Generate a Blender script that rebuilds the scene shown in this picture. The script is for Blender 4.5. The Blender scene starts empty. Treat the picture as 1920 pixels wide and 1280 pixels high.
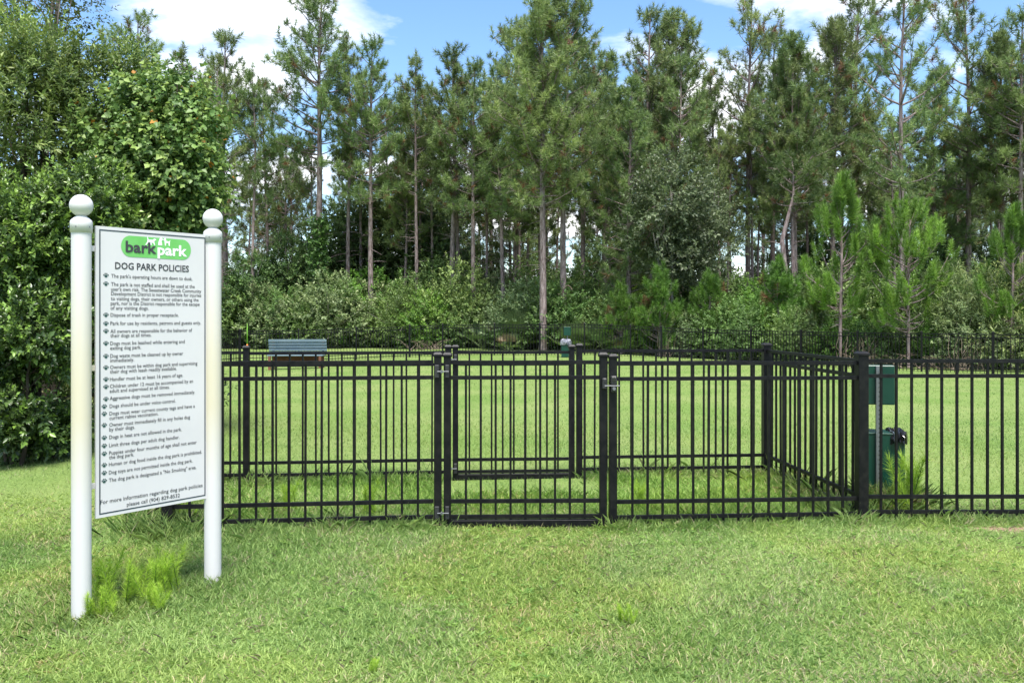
import bpy, math, random
import numpy as np
from mathutils import Vector

# ------------------------------------------------------------------ camera
SC = bpy.context.scene
COL = SC.collection
F, CX, HY, CAMH = 1600.0, 960.0, 593.0, 1.5      # focal length, centre and horizon in photo pixels; eye height

cam_d = bpy.data.cameras.new("camera")
cam = bpy.data.objects.new("camera", cam_d)
COL.objects.link(cam)
SC.camera = cam
cam_d.sensor_width = 36.0
cam_d.lens = 36.0 * F / 1920.0
cam_d.shift_y = -(640.0 - HY) / 1920.0
cam_d.clip_end = 3000.0
cam.location = (0, 0, CAMH)
cam.rotation_euler = (math.radians(90), 0, 0)

# ------------------------------------------------------------------ world, sun, exposure
SUN_EL, SUN_AZ = 68.0, 168.0          # azimuth clockwise from +Y: behind the camera, to the right
w = bpy.data.worlds.new("World")
SC.world = w
w.use_nodes = True
nt = w.node_tree
nt.nodes.clear()
def N(tree, typ, **kw):
    n = tree.nodes.new(typ)
    for k, v in kw.items():
        setattr(n, k, v)
    return n
def L(tree, a, b):
    tree.links.new(a, b)
sky = N(nt, "ShaderNodeTexSky", sky_type='NISHITA', sun_disc=False)
sky.sun_elevation = math.radians(SUN_EL)
sky.sun_rotation = math.radians(SUN_AZ)
sky.air_density = 1.0
sky.dust_density = 0.4
sky.ozone_density = 2.5
sat = N(nt, "ShaderNodeHueSaturation")
sat.inputs["Saturation"].default_value = 1.12
sat.inputs["Value"].default_value = 0.43
L(nt, sky.outputs[0], sat.inputs["Color"])
tc = N(nt, "ShaderNodeTexCoord")
sep = N(nt, "ShaderNodeSeparateXYZ")
L(nt, tc.outputs["Generated"], sep.inputs[0])
addz = N(nt, "ShaderNodeMath", operation='ADD'); addz.inputs[1].default_value = 0.16
mx = N(nt, "ShaderNodeMath", operation='MAXIMUM'); mx.inputs[1].default_value = 0.03
L(nt, sep.outputs["Z"], mx.inputs[0]); L(nt, mx.outputs[0], addz.inputs[0])
dv = N(nt, "ShaderNodeVectorMath", operation='DIVIDE')
comb = N(nt, "ShaderNodeCombineXYZ")
for i in range(3):
    L(nt, addz.outputs[0], comb.inputs[i])
L(nt, tc.outputs["Generated"], dv.inputs[0]); L(nt, comb.outputs[0], dv.inputs[1])
mp = N(nt, "ShaderNodeMapping")
mp.inputs["Location"].default_value = (8.8, 6.1, 4.6)
mp.inputs["Scale"].default_value = (0.75, 0.75, 0.3)
L(nt, dv.outputs[0], mp.inputs["Vector"])
cn = N(nt, "ShaderNodeTexNoise")
cn.inputs["Scale"].default_value = 2.1
cn.inputs["Detail"].default_value = 8.0
cn.inputs["Roughness"].default_value = 0.52
cn.inputs["Distortion"].default_value = 0.25
L(nt, mp.outputs[0], cn.inputs["Vector"])
ramp = N(nt, "ShaderNodeValToRGB")
ramp.color_ramp.elements[0].position = 0.50
ramp.color_ramp.elements[1].position = 0.63
L(nt, cn.outputs["Fac"], ramp.inputs[0])
cloud_n = N(nt, "ShaderNodeTexNoise")
cloud_n.inputs["Scale"].default_value = 5.0
cloud_n.inputs["Detail"].default_value = 5.0
L(nt, mp.outputs[0], cloud_n.inputs["Vector"])
ccol = N(nt, "ShaderNodeValToRGB")
ccol.color_ramp.elements[0].color = (2.45, 2.52, 2.68, 1)
ccol.color_ramp.elements[1].color = (3.4, 3.42, 3.46, 1)
ccol.color_ramp.elements[0].position = 0.35
ccol.color_ramp.elements[1].position = 0.6
L(nt, cloud_n.outputs["Fac"], ccol.inputs[0])
mixs = N(nt, "ShaderNodeMix", data_type='RGBA')
L(nt, ramp.outputs[0], mixs.inputs["Factor"])
L(nt, sat.outputs[0], mixs.inputs["A"]); L(nt, ccol.outputs[0], mixs.inputs["B"])
bg = N(nt, "ShaderNodeBackground")
bg.inputs["Strength"].default_value = 0.15
L(nt, mixs.outputs["Result"], bg.inputs["Color"])
wo = N(nt, "ShaderNodeOutputWorld")
L(nt, bg.outputs[0], wo.inputs[0])

sun_d = bpy.data.lights.new("sun", 'SUN')
sun_d.energy = 2.2
sun_d.angle = math.radians(22)
sun_d.color = (1.0, 0.955, 0.89)
sun = bpy.data.objects.new("sun", sun_d)
COL.objects.link(sun)
az, el = math.radians(SUN_AZ), math.radians(SUN_EL)
sun_dir = Vector((math.sin(az) * math.cos(el), math.cos(az) * math.cos(el), math.sin(el)))
sun.rotation_euler = sun_dir.to_track_quat('Z', 'Y').to_euler()

SC.view_settings.view_transform = 'Standard'
SC.view_settings.look = 'None'
SC.view_settings.gamma = 1.0
SC.view_settings.use_curve_mapping = False
SC.view_settings.exposure = 2.1
cy = SC.cycles
cy.max_bounces = 6
cy.diffuse_bounces = 4
cy.glossy_bounces = 2
cy.transmission_bounces = 4
cy.transparent_max_bounces = 4
cy.use_denoising = True
cy.caustics_reflective = False
cy.caustics_refractive = False

# ------------------------------------------------------------------ helpers
def at(x, y, d):
    """photo pixel + distance along the view axis -> world point"""
    return np.array([(x - CX) / F * d, d, CAMH - (y - HY) / F * d])
def at_x(x, d):
    return (x - CX) / F * d
def smooth(a, b, v):
    t = np.clip((np.asarray(v, float) - a) / (b - a), 0, 1)
    return t * t * (3 - 2 * t)
def gz(x, y):
    """height of the ground"""
    x = np.asarray(x, float); y = np.asarray(y, float)
    z = -0.2 * smooth(14, 27, y) * smooth(2, 9, np.abs(x)) * (1 - 0.6 * smooth(33, 45, y))
    z = z + 0.012 * np.sin(x * 1.3 + 0.4) * np.sin(y * 0.9) + 0.02 * smooth(8, 30, y) * np.sin(x * 0.35 + y * 0.21)
    return z
_rs = np.random.RandomState(7)
_tab = _rs.rand(256, 256)
def vnoise(x, y):
    x = np.asarray(x, float); y = np.asarray(y, float)
    xi = np.floor(x).astype(int); yi = np.floor(y).astype(int)
    fx = x - xi; fy = y - yi
    fx = fx * fx * (3 - 2 * fx); fy = fy * fy * (3 - 2 * fy)
    a = _tab[xi % 256, yi % 256]; b = _tab[(xi + 1) % 256, yi % 256]
    c = _tab[xi % 256, (yi + 1) % 256]; d = _tab[(xi + 1) % 256, (yi + 1) % 256]
    return (a * (1 - fx) + b * fx) * (1 - fy) + (c * (1 - fx) + d * fx) * fy
def fbm(x, y):
    return 0.5 * vnoise(x, y) + 0.3 * vnoise(x * 2.1 + 9, y * 2.1 + 3) + 0.2 * vnoise(x * 4.3 + 5, y * 4.3 + 1)

def mesh_np(name, V, Fc, col=None, smooth_shade=False):
    """numpy verts (n,3), faces (m,k) of constant k -> mesh"""
    V = np.ascontiguousarray(V, dtype=np.float32); Fc = np.ascontiguousarray(Fc, dtype=np.int32)
    me = bpy.data.meshes.new(name)
    n, (m, k) = len(V), Fc.shape
    me.vertices.add(n); me.vertices.foreach_set("co", V.ravel())
    me.loops.add(m * k); me.loops.foreach_set("vertex_index", Fc.ravel())
    me.polygons.add(m)
    me.polygons.foreach_set("loop_start", np.arange(0, m * k, k, dtype=np.int32))
    if smooth_shade:
        me.polygons.foreach_set("use_smooth", np.ones(m, dtype=bool))
    me.update(calc_edges=True)
    if col is not None:
        a = me.color_attributes.new("col", 'FLOAT_COLOR', 'POINT')
        c = np.ones((n, 4), dtype=np.float32); c[:, :3] = col
        a.data.foreach_set("color", c.ravel())
    return me

class MB:
    """collects boxes, tubes and polygons into one mesh"""
    def __init__(s): s.v = []; s.f = []
    def add(s, vs, fs):
        o = len(s.v); s.v += [tuple(map(float, v)) for v in vs]; s.f += [tuple(i + o for i in f) for f in fs]
    def box(s, a, b, bev=0.0):
        (x0, y0, z0), (x1, y1, z1) = a, b
        if bev <= 0:
            s.add([(x0,y0,z0),(x1,y0,z0),(x1,y1,z0),(x0,y1,z0),(x0,y0,z1),(x1,y0,z1),(x1,y1,z1),(x0,y1,z1)],
                  [(0,3,2,1),(4,5,6,7),(0,1,5,4),(1,2,6,5),(2,3,7,6),(3,0,4,7)])
        else:   # chamfered vertical edges and top/bottom rims
            c = bev
            def ring(z, i):
                return [(x0+c+i,y0+i,z),(x1-c-i,y0+i,z),(x1-i,y0+c+i,z),(x1-i,y1-c-i,z),(x1-c-i,y1-i,z),(x0+c+i,y1-i,z),(x0+i,y1-c-i,z),(x0+i,y0+c+i,z)]
            h = min(c, (z1 - z0) / 3)
            rs = [ring(z0, c * .6), ring(z0 + h, 0), ring(z1 - h, 0), ring(z1, c * .6)]
            vs = [p for r in rs for p in r]
            fs = [tuple(range(7, -1, -1)), tuple(range(24, 32))]
            for k in range(3):
                for j in range(8):
                    j2 = (j + 1) % 8
                    fs.append((k*8+j, k*8+j2, (k+1)*8+j2, (k+1)*8+j))
            s.add(vs, fs)
    def lathe(s, prof, c=(0, 0, 0), n=24):
        vs = []; fs = []
        for r, z in prof:
            for j in range(n):
                t = 2 * math.pi * j / n
                vs.append((c[0] + r * math.cos(t), c[1] + r * math.sin(t), c[2] + z))
        for k in range(len(prof) - 1):
            for j in range(n):
                j2 = (j + 1) % n
                fs.append((k*n+j, k*n+j2, (k+1)*n+j2, (k+1)*n+j))
        fs.append(tuple(range(n - 1, -1, -1))); fs.append(tuple(range((len(prof)-1)*n, len(prof)*n)))
        s.add(vs, fs)
    def tube(s, pts, rad, n=6):
        V_, F_ = tube(pts, rad, n)
        s.add(V_, [tuple(f) for f in F_])
    def obj(s, name, mat, parent=None, smooth_shade=False):
        me = bpy.data.meshes.new(name); me.from_pydata(s.v, [], s.f); me.update()
        if smooth_shade:
            me.polygons.foreach_set("use_smooth", np.ones(len(me.polygons), dtype=bool))
        return link(name, me, mat, parent)
def tube(pts, rad, n=6):
    pts = np.asarray(pts, float); m = len(pts)
    rad = np.broadcast_to(np.asarray(rad, float), (m,))
    t = np.gradient(pts, axis=0); t /= np.linalg.norm(t, axis=1)[:, None] + 1e-9
    ref = np.array([0, 0, 1.0]) if abs(t[0, 2]) < .9 else np.array([1.0, 0, 0])
    u = np.cross(t, ref); u /= np.linalg.norm(u, axis=1)[:, None] + 1e-9
    v = np.cross(t, u)
    a = np.arange(n) * 2 * math.pi / n
    V_ = (pts[:, None, :] + rad[:, None, None] * (u[:, None, :] * np.cos(a)[None, :, None] + v[:, None, :] * np.sin(a)[None, :, None])).reshape(-1, 3)
    i = np.arange(m - 1)[:, None] * n; j = np.arange(n)[None, :]; j2 = (j + 1) % n
    F_ = np.stack([i + j, i + j2, i + n + j2, i + n + j], -1).reshape(-1, 4)
    return V_, F_
class QB:
    """collects quad tubes as numpy"""
    def __init__(s): s.v = []; s.f = []; s.n = 0
    def tube(s, pts, rad, n=5):
        V_, F_ = tube(pts, rad, n); s.v.append(V_); s.f.append(F_ + s.n); s.n += len(V_)
    def mesh(s, name): return mesh_np(name, np.concatenate(s.v), np.concatenate(s.f), None, True)
def link(name, me, mat=None, parent=None, loc=None, rz=None):
    o = bpy.data.objects.new(name, me); COL.objects.link(o)
    if mat is not None and me is not None and not me.materials: me.materials.append(mat)
    if parent is not None: o.parent = parent
    if loc is not None: o.location = loc
    if rz is not None: o.rotation_euler = (0, 0, rz)
    return o
def thing(name, label, cat, loc=(0, 0, 0), rz=0.0, group=None):
    o = bpy.data.objects.new(name, None); COL.objects.link(o)
    o.empty_display_size = 0.1
    o.location = loc; o.rotation_euler = (0, 0, rz)
    return tag(o, label, cat, group)
def tag(o, label, cat, group=None, kind=None):
    if label: o["label"] = label
    if cat: o["category"] = cat
    if group: o["group"] = group
    if kind: o["kind"] = kind
    return o

# ------------------------------------------------------------------ materials
def mat(name, color, rough=0.5, metal=0.0, spec=0.5, noise=None, bump=None):
    """noise=(scale, colour2, amount) mottles the colour; bump=(scale, strength)"""
    m = bpy.data.materials.new(name); m.use_nodes = True
    t = m.node_tree; p = t.nodes["Principled BSDF"]
    p.inputs["Base Color"].default_value = (*color, 1)
    p.inputs["Roughness"].default_value = rough
    p.inputs["Metallic"].default_value = metal
    p.inputs["Specular IOR Level"].default_value = spec
    if noise or bump: tcn = N(t, "ShaderNodeTexCoord")
    if noise:
        nz = N(t, "ShaderNodeTexNoise"); nz.inputs["Scale"].default_value = noise[0]; nz.inputs["Detail"].default_value = 6
        L(t, tcn.outputs["Object"], nz.inputs["Vector"])
        rp = N(t, "ShaderNodeValToRGB")
        rp.color_ramp.elements[0].position = 0.4; rp.color_ramp.elements[1].position = 0.65
        rp.color_ramp.elements[0].color = (*color, 1)
        rp.color_ramp.elements[1].color = (*[a + (b - a) * noise[2] for a, b in zip(color, noise[1])], 1)
        L(t, nz.outputs["Fac"], rp.inputs[0]); L(t, rp.outputs[0], p.inputs["Base Color"])
    if bump:
        nb = N(t, "ShaderNodeTexNoise"); nb.inputs["Scale"].default_value = bump[0]; nb.inputs["Detail"].default_value = 4
        L(t, tcn.outputs["Object"], nb.inputs["Vector"])
        b = N(t, "ShaderNodeBump"); b.inputs["Strength"].default_value = bump[1]; b.inputs["Distance"].default_value = 0.02
        L(t, nb.outputs["Fac"], b.inputs["Height"]); L(t, b.outputs[0], p.inputs["Normal"])
    return m
def leaf_mat(name, rough=0.5, transl=0.3, spec=0.35, vary=0.25):
    m = bpy.data.materials.new(name); m.use_nodes = True
    t = m.node_tree; p = t.nodes["Principled BSDF"]; out = t.nodes["Material Output"]
    a = N(t, "ShaderNodeVertexColor", layer_name="col")
    oi = N(t, "ShaderNodeObjectInfo")
    mr = N(t, "ShaderNodeMapRange"); mr.inputs["To Min"].default_value = 1 - vary; mr.inputs["To Max"].default_value = 1 + vary
    L(t, oi.outputs["Random"], mr.inputs["Value"])
    hs = N(t, "ShaderNodeHueSaturation")
    if vary > 0.1:
        mh = N(t, "ShaderNodeMapRange"); mh.inputs["To Min"].default_value = .482; mh.inputs["To Max"].default_value = .512
        mm = N(t, "ShaderNodeMath", operation='FRACT'); mk_ = N(t, "ShaderNodeMath", operation='MULTIPLY'); mk_.inputs[1].default_value = 7.31
        L(t, oi.outputs["Random"], mk_.inputs[0]); L(t, mk_.outputs[0], mm.inputs[0]); L(t, mm.outputs[0], mh.inputs["Value"]); L(t, mh.outputs[0], hs.inputs["Hue"])
    L(t, mr.outputs[0], hs.inputs["Value"]); L(t, a.outputs["Color"], hs.inputs["Color"])
    p.inputs["Roughness"].default_value = rough; p.inputs["Specular IOR Level"].default_value = spec
    L(t, hs.outputs[0], p.inputs["Base Color"])
    tr = N(t, "ShaderNodeBsdfTranslucent"); L(t, hs.outputs[0], tr.inputs["Color"])
    mixn = N(t, "ShaderNodeMixShader"); mixn.inputs[0].default_value = transl
    L(t, p.outputs[0], mixn.inputs[1]); L(t, tr.outputs[0], mixn.inputs[2]); L(t, mixn.outputs[0], out.inputs["Surface"])
    return m
def bark_mat(name, c1, c2, sc=(14, 14, 3)):
    m = bpy.data.materials.new(name); m.use_nodes = True
    t = m.node_tree; p = t.nodes["Principled BSDF"]
    tcn = N(t, "ShaderNodeTexCoord"); mpn = N(t, "ShaderNodeMapping"); mpn.inputs["Scale"].default_value = sc
    L(t, tcn.outputs["Object"], mpn.inputs["Vector"])
    nz = N(t, "ShaderNodeTexNoise"); nz.inputs["Scale"].default_value = 1.0; nz.inputs["Detail"].default_value = 6; nz.inputs["Roughness"].default_value = .65
    L(t, mpn.outputs[0], nz.inputs["Vector"])
    rp = N(t, "ShaderNodeValToRGB"); rp.color_ramp.elements[0].position = .38; rp.color_ramp.elements[1].position = .66
    rp.color_ramp.elements[0].color = (*c1, 1); rp.color_ramp.elements[1].color = (*c2, 1)
    L(t, nz.outputs["Fac"], rp.inputs[0]); L(t, rp.outputs[0], p.inputs["Base Color"])
    p.inputs["Roughness"].default_value = .9; p.inputs["Specular IOR Level"].default_value = .2
    b = N(t, "ShaderNodeBump"); b.inputs["Strength"].default_value = .7; b.inputs["Distance"].default_value = .03
    L(t, nz.outputs["Fac"], b.inputs["Height"]); L(t, b.outputs[0], p.inputs["Normal"])
    return m
M_BLACK = mat("black_powder_coat", (0.003, 0.003, 0.0045), 0.42, 0, 0.22, (22, (0.018, 0.017, 0.016), 0.45), (220, 0.05))
M_STEEL = mat("galvanised_steel", (0.22, 0.23, 0.24), 0.45, 0.8, 0.5, (30, (0.2, 0.2, 0.21), 0.8))
M_PLASTIC = mat("black_latch_plastic", (0.02, 0.02, 0.021), 0.55)
M_GREEN = mat("dark_green_enamel", (0.0015, 0.036, 0.023), 0.35, 0, 0.45, (6, (0.005, 0.048, 0.030), 0.8))
M_BAG = mat("black_bin_liner", (0.012, 0.012, 0.014), 0.22, 0, 0.6)
M_BAG2 = mat("grey_bin_liner", (0.10, 0.10, 0.13), 0.3, 0, 0.6, (9, (0.3, 0.3, 0.34), 1.0))
M_SLAT = mat("blue_grey_bench_slat", (0.10, 0.15, 0.18), 0.55, 0, 0.4, (4, (0.13, 0.18, 0.21), 1.0))
M_BROWN = mat("red_brown_board", (0.13, 0.05, 0.03), 0.7, 0, 0.3, (5, (0.18, 0.08, 0.05), 1.0))
M_PANEL = mat("white_sign_face", (0.56, 0.55, 0.565), 0.42, 0, 0.3, (3, (0.53, 0.52, 0.535), 1.0))
M_INK = mat("black_sign_ink", (0.035, 0.035, 0.042), 0.5)
M_NAVY = mat("dark_border_ink", (0.03, 0.045, 0.06), 0.5)
M_PAW = mat("dark_green_ink", (0.014, 0.055, 0.05), 0.5)
M_LOGO = mat("logo_green_ink", (0.13, 0.42, 0.10), 0.5, 0, .4, (9, (0.16, 0.47, 0.14), 1.0))
M_WHITE = mat("white_ink", (0.82, 0.84, 0.84), 0.5)
M_ORANGE = mat("orange_plastic", (0.75, 0.2, 0.02), 0.5)
M_LIME = mat("lime_plastic", (0.18, 0.4, 0.04), 0.5)
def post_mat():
    m = bpy.data.materials.new("cream_banded_white_vinyl"); m.use_nodes = True
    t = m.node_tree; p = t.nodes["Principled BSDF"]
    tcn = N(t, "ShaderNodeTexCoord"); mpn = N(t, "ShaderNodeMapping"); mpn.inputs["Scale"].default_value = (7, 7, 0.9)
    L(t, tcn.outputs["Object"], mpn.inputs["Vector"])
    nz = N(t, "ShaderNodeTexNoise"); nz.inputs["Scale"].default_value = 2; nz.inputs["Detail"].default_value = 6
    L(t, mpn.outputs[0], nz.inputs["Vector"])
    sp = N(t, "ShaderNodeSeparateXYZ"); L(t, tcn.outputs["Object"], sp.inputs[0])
    rz_ = N(t, "ShaderNodeValToRGB")       # mottled cream band along the middle of the posts, white towards both ends
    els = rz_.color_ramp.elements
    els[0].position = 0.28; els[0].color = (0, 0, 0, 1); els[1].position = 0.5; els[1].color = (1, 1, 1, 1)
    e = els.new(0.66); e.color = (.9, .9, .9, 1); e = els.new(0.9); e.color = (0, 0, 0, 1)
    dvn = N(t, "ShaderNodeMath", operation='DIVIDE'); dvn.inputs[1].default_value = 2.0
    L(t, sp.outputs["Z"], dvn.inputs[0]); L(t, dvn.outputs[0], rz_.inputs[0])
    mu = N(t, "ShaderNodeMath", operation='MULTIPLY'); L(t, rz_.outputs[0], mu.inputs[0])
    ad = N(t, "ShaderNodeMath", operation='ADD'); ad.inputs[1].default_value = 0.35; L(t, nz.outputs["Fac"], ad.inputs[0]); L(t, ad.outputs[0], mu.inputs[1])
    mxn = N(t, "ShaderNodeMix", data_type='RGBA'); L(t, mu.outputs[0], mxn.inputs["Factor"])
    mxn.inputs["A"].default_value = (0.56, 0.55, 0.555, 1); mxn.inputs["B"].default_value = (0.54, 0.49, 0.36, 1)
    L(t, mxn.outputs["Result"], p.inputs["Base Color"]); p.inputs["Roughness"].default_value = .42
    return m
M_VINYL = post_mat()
M_NEEDLE = leaf_mat("pine_needles", 0.5, 0.3, 0.4, 0.2)
M_LEAF = leaf_mat("leaves", 0.48, 0.32, 0.4, 0.15)
M_GLOSSY = leaf_mat("glossy_leaves", 0.33, 0.28, 0.5, 0.08)
M_GRASS = leaf_mat("grass_blades", 0.5, 0.45, 0.35, 0.0)
M_PINEBARK = bark_mat("pine_bark", (0.12, 0.085, 0.08), (0.36, 0.285, 0.28))
M_GREYBARK = bark_mat("grey_bark", (0.13, 0.12, 0.10), (0.38, 0.35, 0.31))
M_DARKBARK = bark_mat("dark_bark", (0.035, 0.028, 0.022), (0.10, 0.08, 0.06))
M_TWIG = bark_mat("dry_twig", (0.10, 0.075, 0.055), (0.24, 0.19, 0.15), (5, 5, 5))

# ------------------------------------------------------------------ ground
def ground_mat():
    m = bpy.data.materials.new("grassy_ground"); m.use_nodes = True
    t = m.node_tree; p = t.nodes["Principled BSDF"]
    tcn = N(t, "ShaderNodeTexCoord")
    def nz(s, d=6):
        n = N(t, "ShaderNodeTexNoise"); n.inputs["Scale"].default_value = s; n.inputs["Detail"].default_value = d
        L(t, tcn.outputs["Object"], n.inputs["Vector"]); return n
    def rp(inp, p0, c0, p1, c1):
        r = N(t, "ShaderNodeValToRGB"); e = r.color_ramp.elements
        e[0].position = p0; e[0].color = (*c0, 1); e[1].position = p1; e[1].color = (*c1, 1); L(t, inp, r.inputs[0]); return r
    fine = rp(nz(38, 8).outputs["Fac"], .35, (0.07, 0.125, 0.028), .68, (0.175, 0.26, 0.065))
    broad = rp(nz(.55, 5).outputs["Fac"], .35, (0, 0, 0), .7, (1, 1, 1))
    grass = N(t, "ShaderNodeMix", data_type='RGBA'); grass.inputs["B"].default_value = (0.20, 0.24, 0.085, 1)
    mulb = N(t, "ShaderNodeMath", operation='MULTIPLY'); mulb.inputs[1].default_value = .8
    L(t, broad.outputs[0], mulb.inputs[0]); L(t, mulb.outputs[0], grass.inputs["Factor"]); L(t, fine.outputs[0], grass.inputs["A"])
    litter = rp(nz(9, 8).outputs["Fac"], .35, (0.05, 0.04, 0.022), .65, (0.13, 0.10, 0.05))
    sp = N(t, "ShaderNodeSeparateXYZ"); L(t, tcn.outputs["Object"], sp.inputs[0])
    # woodland floor starts beyond the mown strip, with a ragged edge
    wob = N(t, "ShaderNodeMath", operation='MULTIPLY_ADD'); wob.inputs[1].default_value = 6.0
    L(t, nz(.25, 3).outputs["Fac"], wob.inputs[0]); L(t, sp.outputs["Y"], wob.inputs[2])
    mr = N(t, "ShaderNodeMapRange"); mr.inputs["From Min"].default_value = 44.5; mr.inputs["From Max"].default_value = 47
    L(t, wob.outputs[0], mr.inputs["Value"])
    fin = N(t, "ShaderNodeMix", data_type='RGBA'); L(t, mr.outputs[0], fin.inputs["Factor"])
    L(t, grass.outputs["Result"], fin.inputs["A"]); L(t, litter.outputs[0], fin.inputs["B"])
    # bare reddish soil along the fence and in small patches
    soil_at = N(t, "ShaderNodeVertexColor", layer_name="col")
    s2 = N(t, "ShaderNodeMix", data_type='RGBA'); L(t, soil_at.outputs["Color"], s2.inputs["Factor"])
    L(t, fin.outputs["Result"], s2.inputs["A"]); s2.inputs["B"].default_value = (0.25, 0.16, 0.12, 1)
    L(t, s2.outputs["Result"], p.inputs["Base Color"])
    p.inputs["Roughness"].default_value = .95; p.inputs["Specular IOR Level"].default_value = .1
    b = N(t, "ShaderNodeBump"); b.inputs["Strength"].default_value = .6; b.inputs["Distance"].default_value = .03
    L(t, nz(60, 6).outputs["Fac"], b.inputs["Height"]); L(t, b.outputs[0], p.inputs["Normal"])
    return m
SOIL = [(at_x(1880, 6.05), 5.98, .30, .07), (at_x(1690, 6.0), 5.95, .12, .04), (at_x(285, 5.6), 5.7, .12, .07), (at_x(680, 5.5), 5.55, .05, .03)]
def soil_mask(x, y):
    s = np.zeros_like(np.asarray(x, float))
    for (cx, cy_, rx, ry) in SOIL:
        q = ((x - cx) / rx) ** 2 + ((y - cy_) / ry) ** 2
        s = np.maximum(s, np.clip(1.4 - q, 0, 1))
    return s
xs = np.concatenate([-np.geomspace(900, 14, 14), np.arange(-13, -6, 1.0), np.arange(-6, 6.01, .08), np.arange(7, 14, 1.0), np.geomspace(14, 900, 14)])
ys = np.concatenate([[-900, -300, -100, -40, -15, -5, 0, 1], np.arange(2, 7.5, .08), np.arange(7.6, 14, .4), np.arange(14.5, 60, 1.2), np.geomspace(62, 1500, 14)])
gx, gy = np.meshgrid(xs, ys)
gV = np.stack([gx, gy, gz(gx, gy)], -1).reshape(-1, 3)
nx_, ny_ = len(xs), len(ys)
ii = (np.arange(ny_ - 1)[:, None] * nx_ + np.arange(nx_ - 1)[None, :]).ravel()
gF = np.stack([ii, ii + 1, ii + 1 + nx_, ii + nx_], -1)
sm = soil_mask(gV[:, 0], gV[:, 1])
gme = mesh_np("ground", gV, gF, np.stack([sm] * 3, -1), True)
tag(link("ground", gme, ground_mat()), "mown grass ground running from the camera into the pine wood", None, None, "structure")

# ------------------------------------------------------------------ fences
UNIT_Z = (1.170, 1.062, 0.187, 0.077)             # rail heights
PICK, RAIL = 0.016, 0.0235
def unit_box(name, sx, sy, z0, z1, bev=0.0):
    m = MB(); m.box((-sx / 2, -sy / 2, z0), (sx / 2, sy / 2, z1), bev)
    me = bpy.data.meshes.new(name); me.from_pydata(m.v, [], m.f); me.update(); me.materials.append(M_BLACK); return me
ME_PICKET = unit_box("picket", PICK, PICK, 0.012, 1.168)
ME_GATEPICKET = unit_box("gate_picket", PICK, PICK, 0.06, 1.168)
def post_mesh(w_, h=1.222, z0=-0.15):
    return unit_box("post", w_, w_, z0, h, 0.003)
def cap_mesh(w_, h=1.222):
    m = MB(); o = w_ / 2 + 0.006
    m.box((-o, -o, h - 0.012), (o, o, h + 0.008), 0.003)
    i = o * 0.62
    m.add([(-o*.95,-o*.95,h+.008),(o*.95,-o*.95,h+.008),(o*.95,o*.95,h+.008),(-o*.95,o*.95,h+.008),(-i,-i,h+.02),(i,-i,h+.02),(i,i,h+.02),(-i,i,h+.02)],
          [(4,5,6,7),(0,1,5,4),(1,2,6,5),(2,3,7,6),(3,0,4,7)])
    me = bpy.data.meshes.new("post_cap"); me.from_pydata(m.v, [], m.f); me.update(); me.materials.append(M_BLACK); return me
ME_POST, ME_CAP = post_mesh(0.054), cap_mesh(0.054)
ME_CPOST, ME_CCAP = post_mesh(0.074), cap_mesh(0.074)
def put_post(parent, x, y=0.0, corner=False, rz=0.0, name="post"):
    p = link(name, ME_CPOST if corner else ME_POST, None, parent, (x, y, 0), rz)
    link("post_cap", ME_CCAP if corner else ME_CAP, None, p)
    return p
def rail_mesh(x0, x1, z, s=RAIL, dy=0.030):
    m = MB(); m.box((x0, -dy / 2, z - s / 2), (x1, dy / 2, z + s / 2))
    # bevelled lip on the top edge of the U-channel
    m.box((x0, -dy / 2 + .004, z + s / 2), (x1, dy / 2 - .004, z + s / 2 + .003))
    return m
def panel(parent, x0, x1, n=None, zs=UNIT_Z, pitch=0.1126, picket=None, spread=False, sag=0.0):
    for z in zs:
        rail_mesh(x0, x1, z).obj("rail", M_BLACK, parent)
    ln = x1 - x0
    k = n or max(1, int(round(ln / pitch)) - 1)
    p = ln / (k + 1)
    for i in range(k):
        o = link("picket", picket or ME_PICKET, None, parent, (x0 + p * (i + 1) + random.uniform(-.0015, .0015), 0, random.uniform(-.004, .004)))
        o.rotation_euler = (random.uniform(-.003, .003), random.uniform(-.003, .003), 0)
random.seed(3)
def fence(label, a, b, posts=(), panels=None, group="fence sections round the entrance pen"):
    """fence run from a to b (world x, y); local x runs along it"""
    a = np.array(a, float); b = np.array(b, float); v = b - a
    ln = float(np.hypot(*v)); rz = math.atan2(v[1], v[0])
    t = thing("fence_run", label, "fence", (a[0], a[1], float(gz(a[0], a[1]))), rz, group)
    for (s, corner) in posts:
        put_post(t, s * ln, 0, corner)
    for (s0, s1, n) in (panels or [(0, 1, None)]):
        panel(t, s0 * ln + .03, s1 * ln - .03, n)
    return t
P_FL = (-2.36, 5.86); P_GH = (-0.526, 6.05); P_GL = (0.718, 6.08); P_FR = (2.54, 6.20)
P_BC = (-3.1, 7.58); P_BL = (-2.38, 7.65); P_BH = (-0.587, 7.83); P_BG = (0.622, 7.90); P_BR = (2.397, 8.04)
fence("black metal fence section from gate hinge post to corner behind the sign", P_FL, P_GH, [(0, True), (1, False)])
fence("black metal fence section from gate latch to thick corner post by green waste bin", P_GL, P_FR, [(0, False)])
fence("black side fence of entrance pen joining its two thick right corner posts", P_FR, P_BR, [(0, True)], [(0, 1, 16)])
fence("black inner fence section right of the inner gate ending at side fence", P_BG, P_BR, [(0, False), (1, True)])
fence("black inner fence section left of the inner gate with the bench behind it", P_BL, P_BH, [(0, False), (1, False)])
fence("short black inner fence section running behind the sign's right post", P_BC, P_BL, [(0, True)])
fence("black side fence of entrance pen hidden behind the dog park sign", P_FL, P_BC, [], [(0, 1, 16)])
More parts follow.
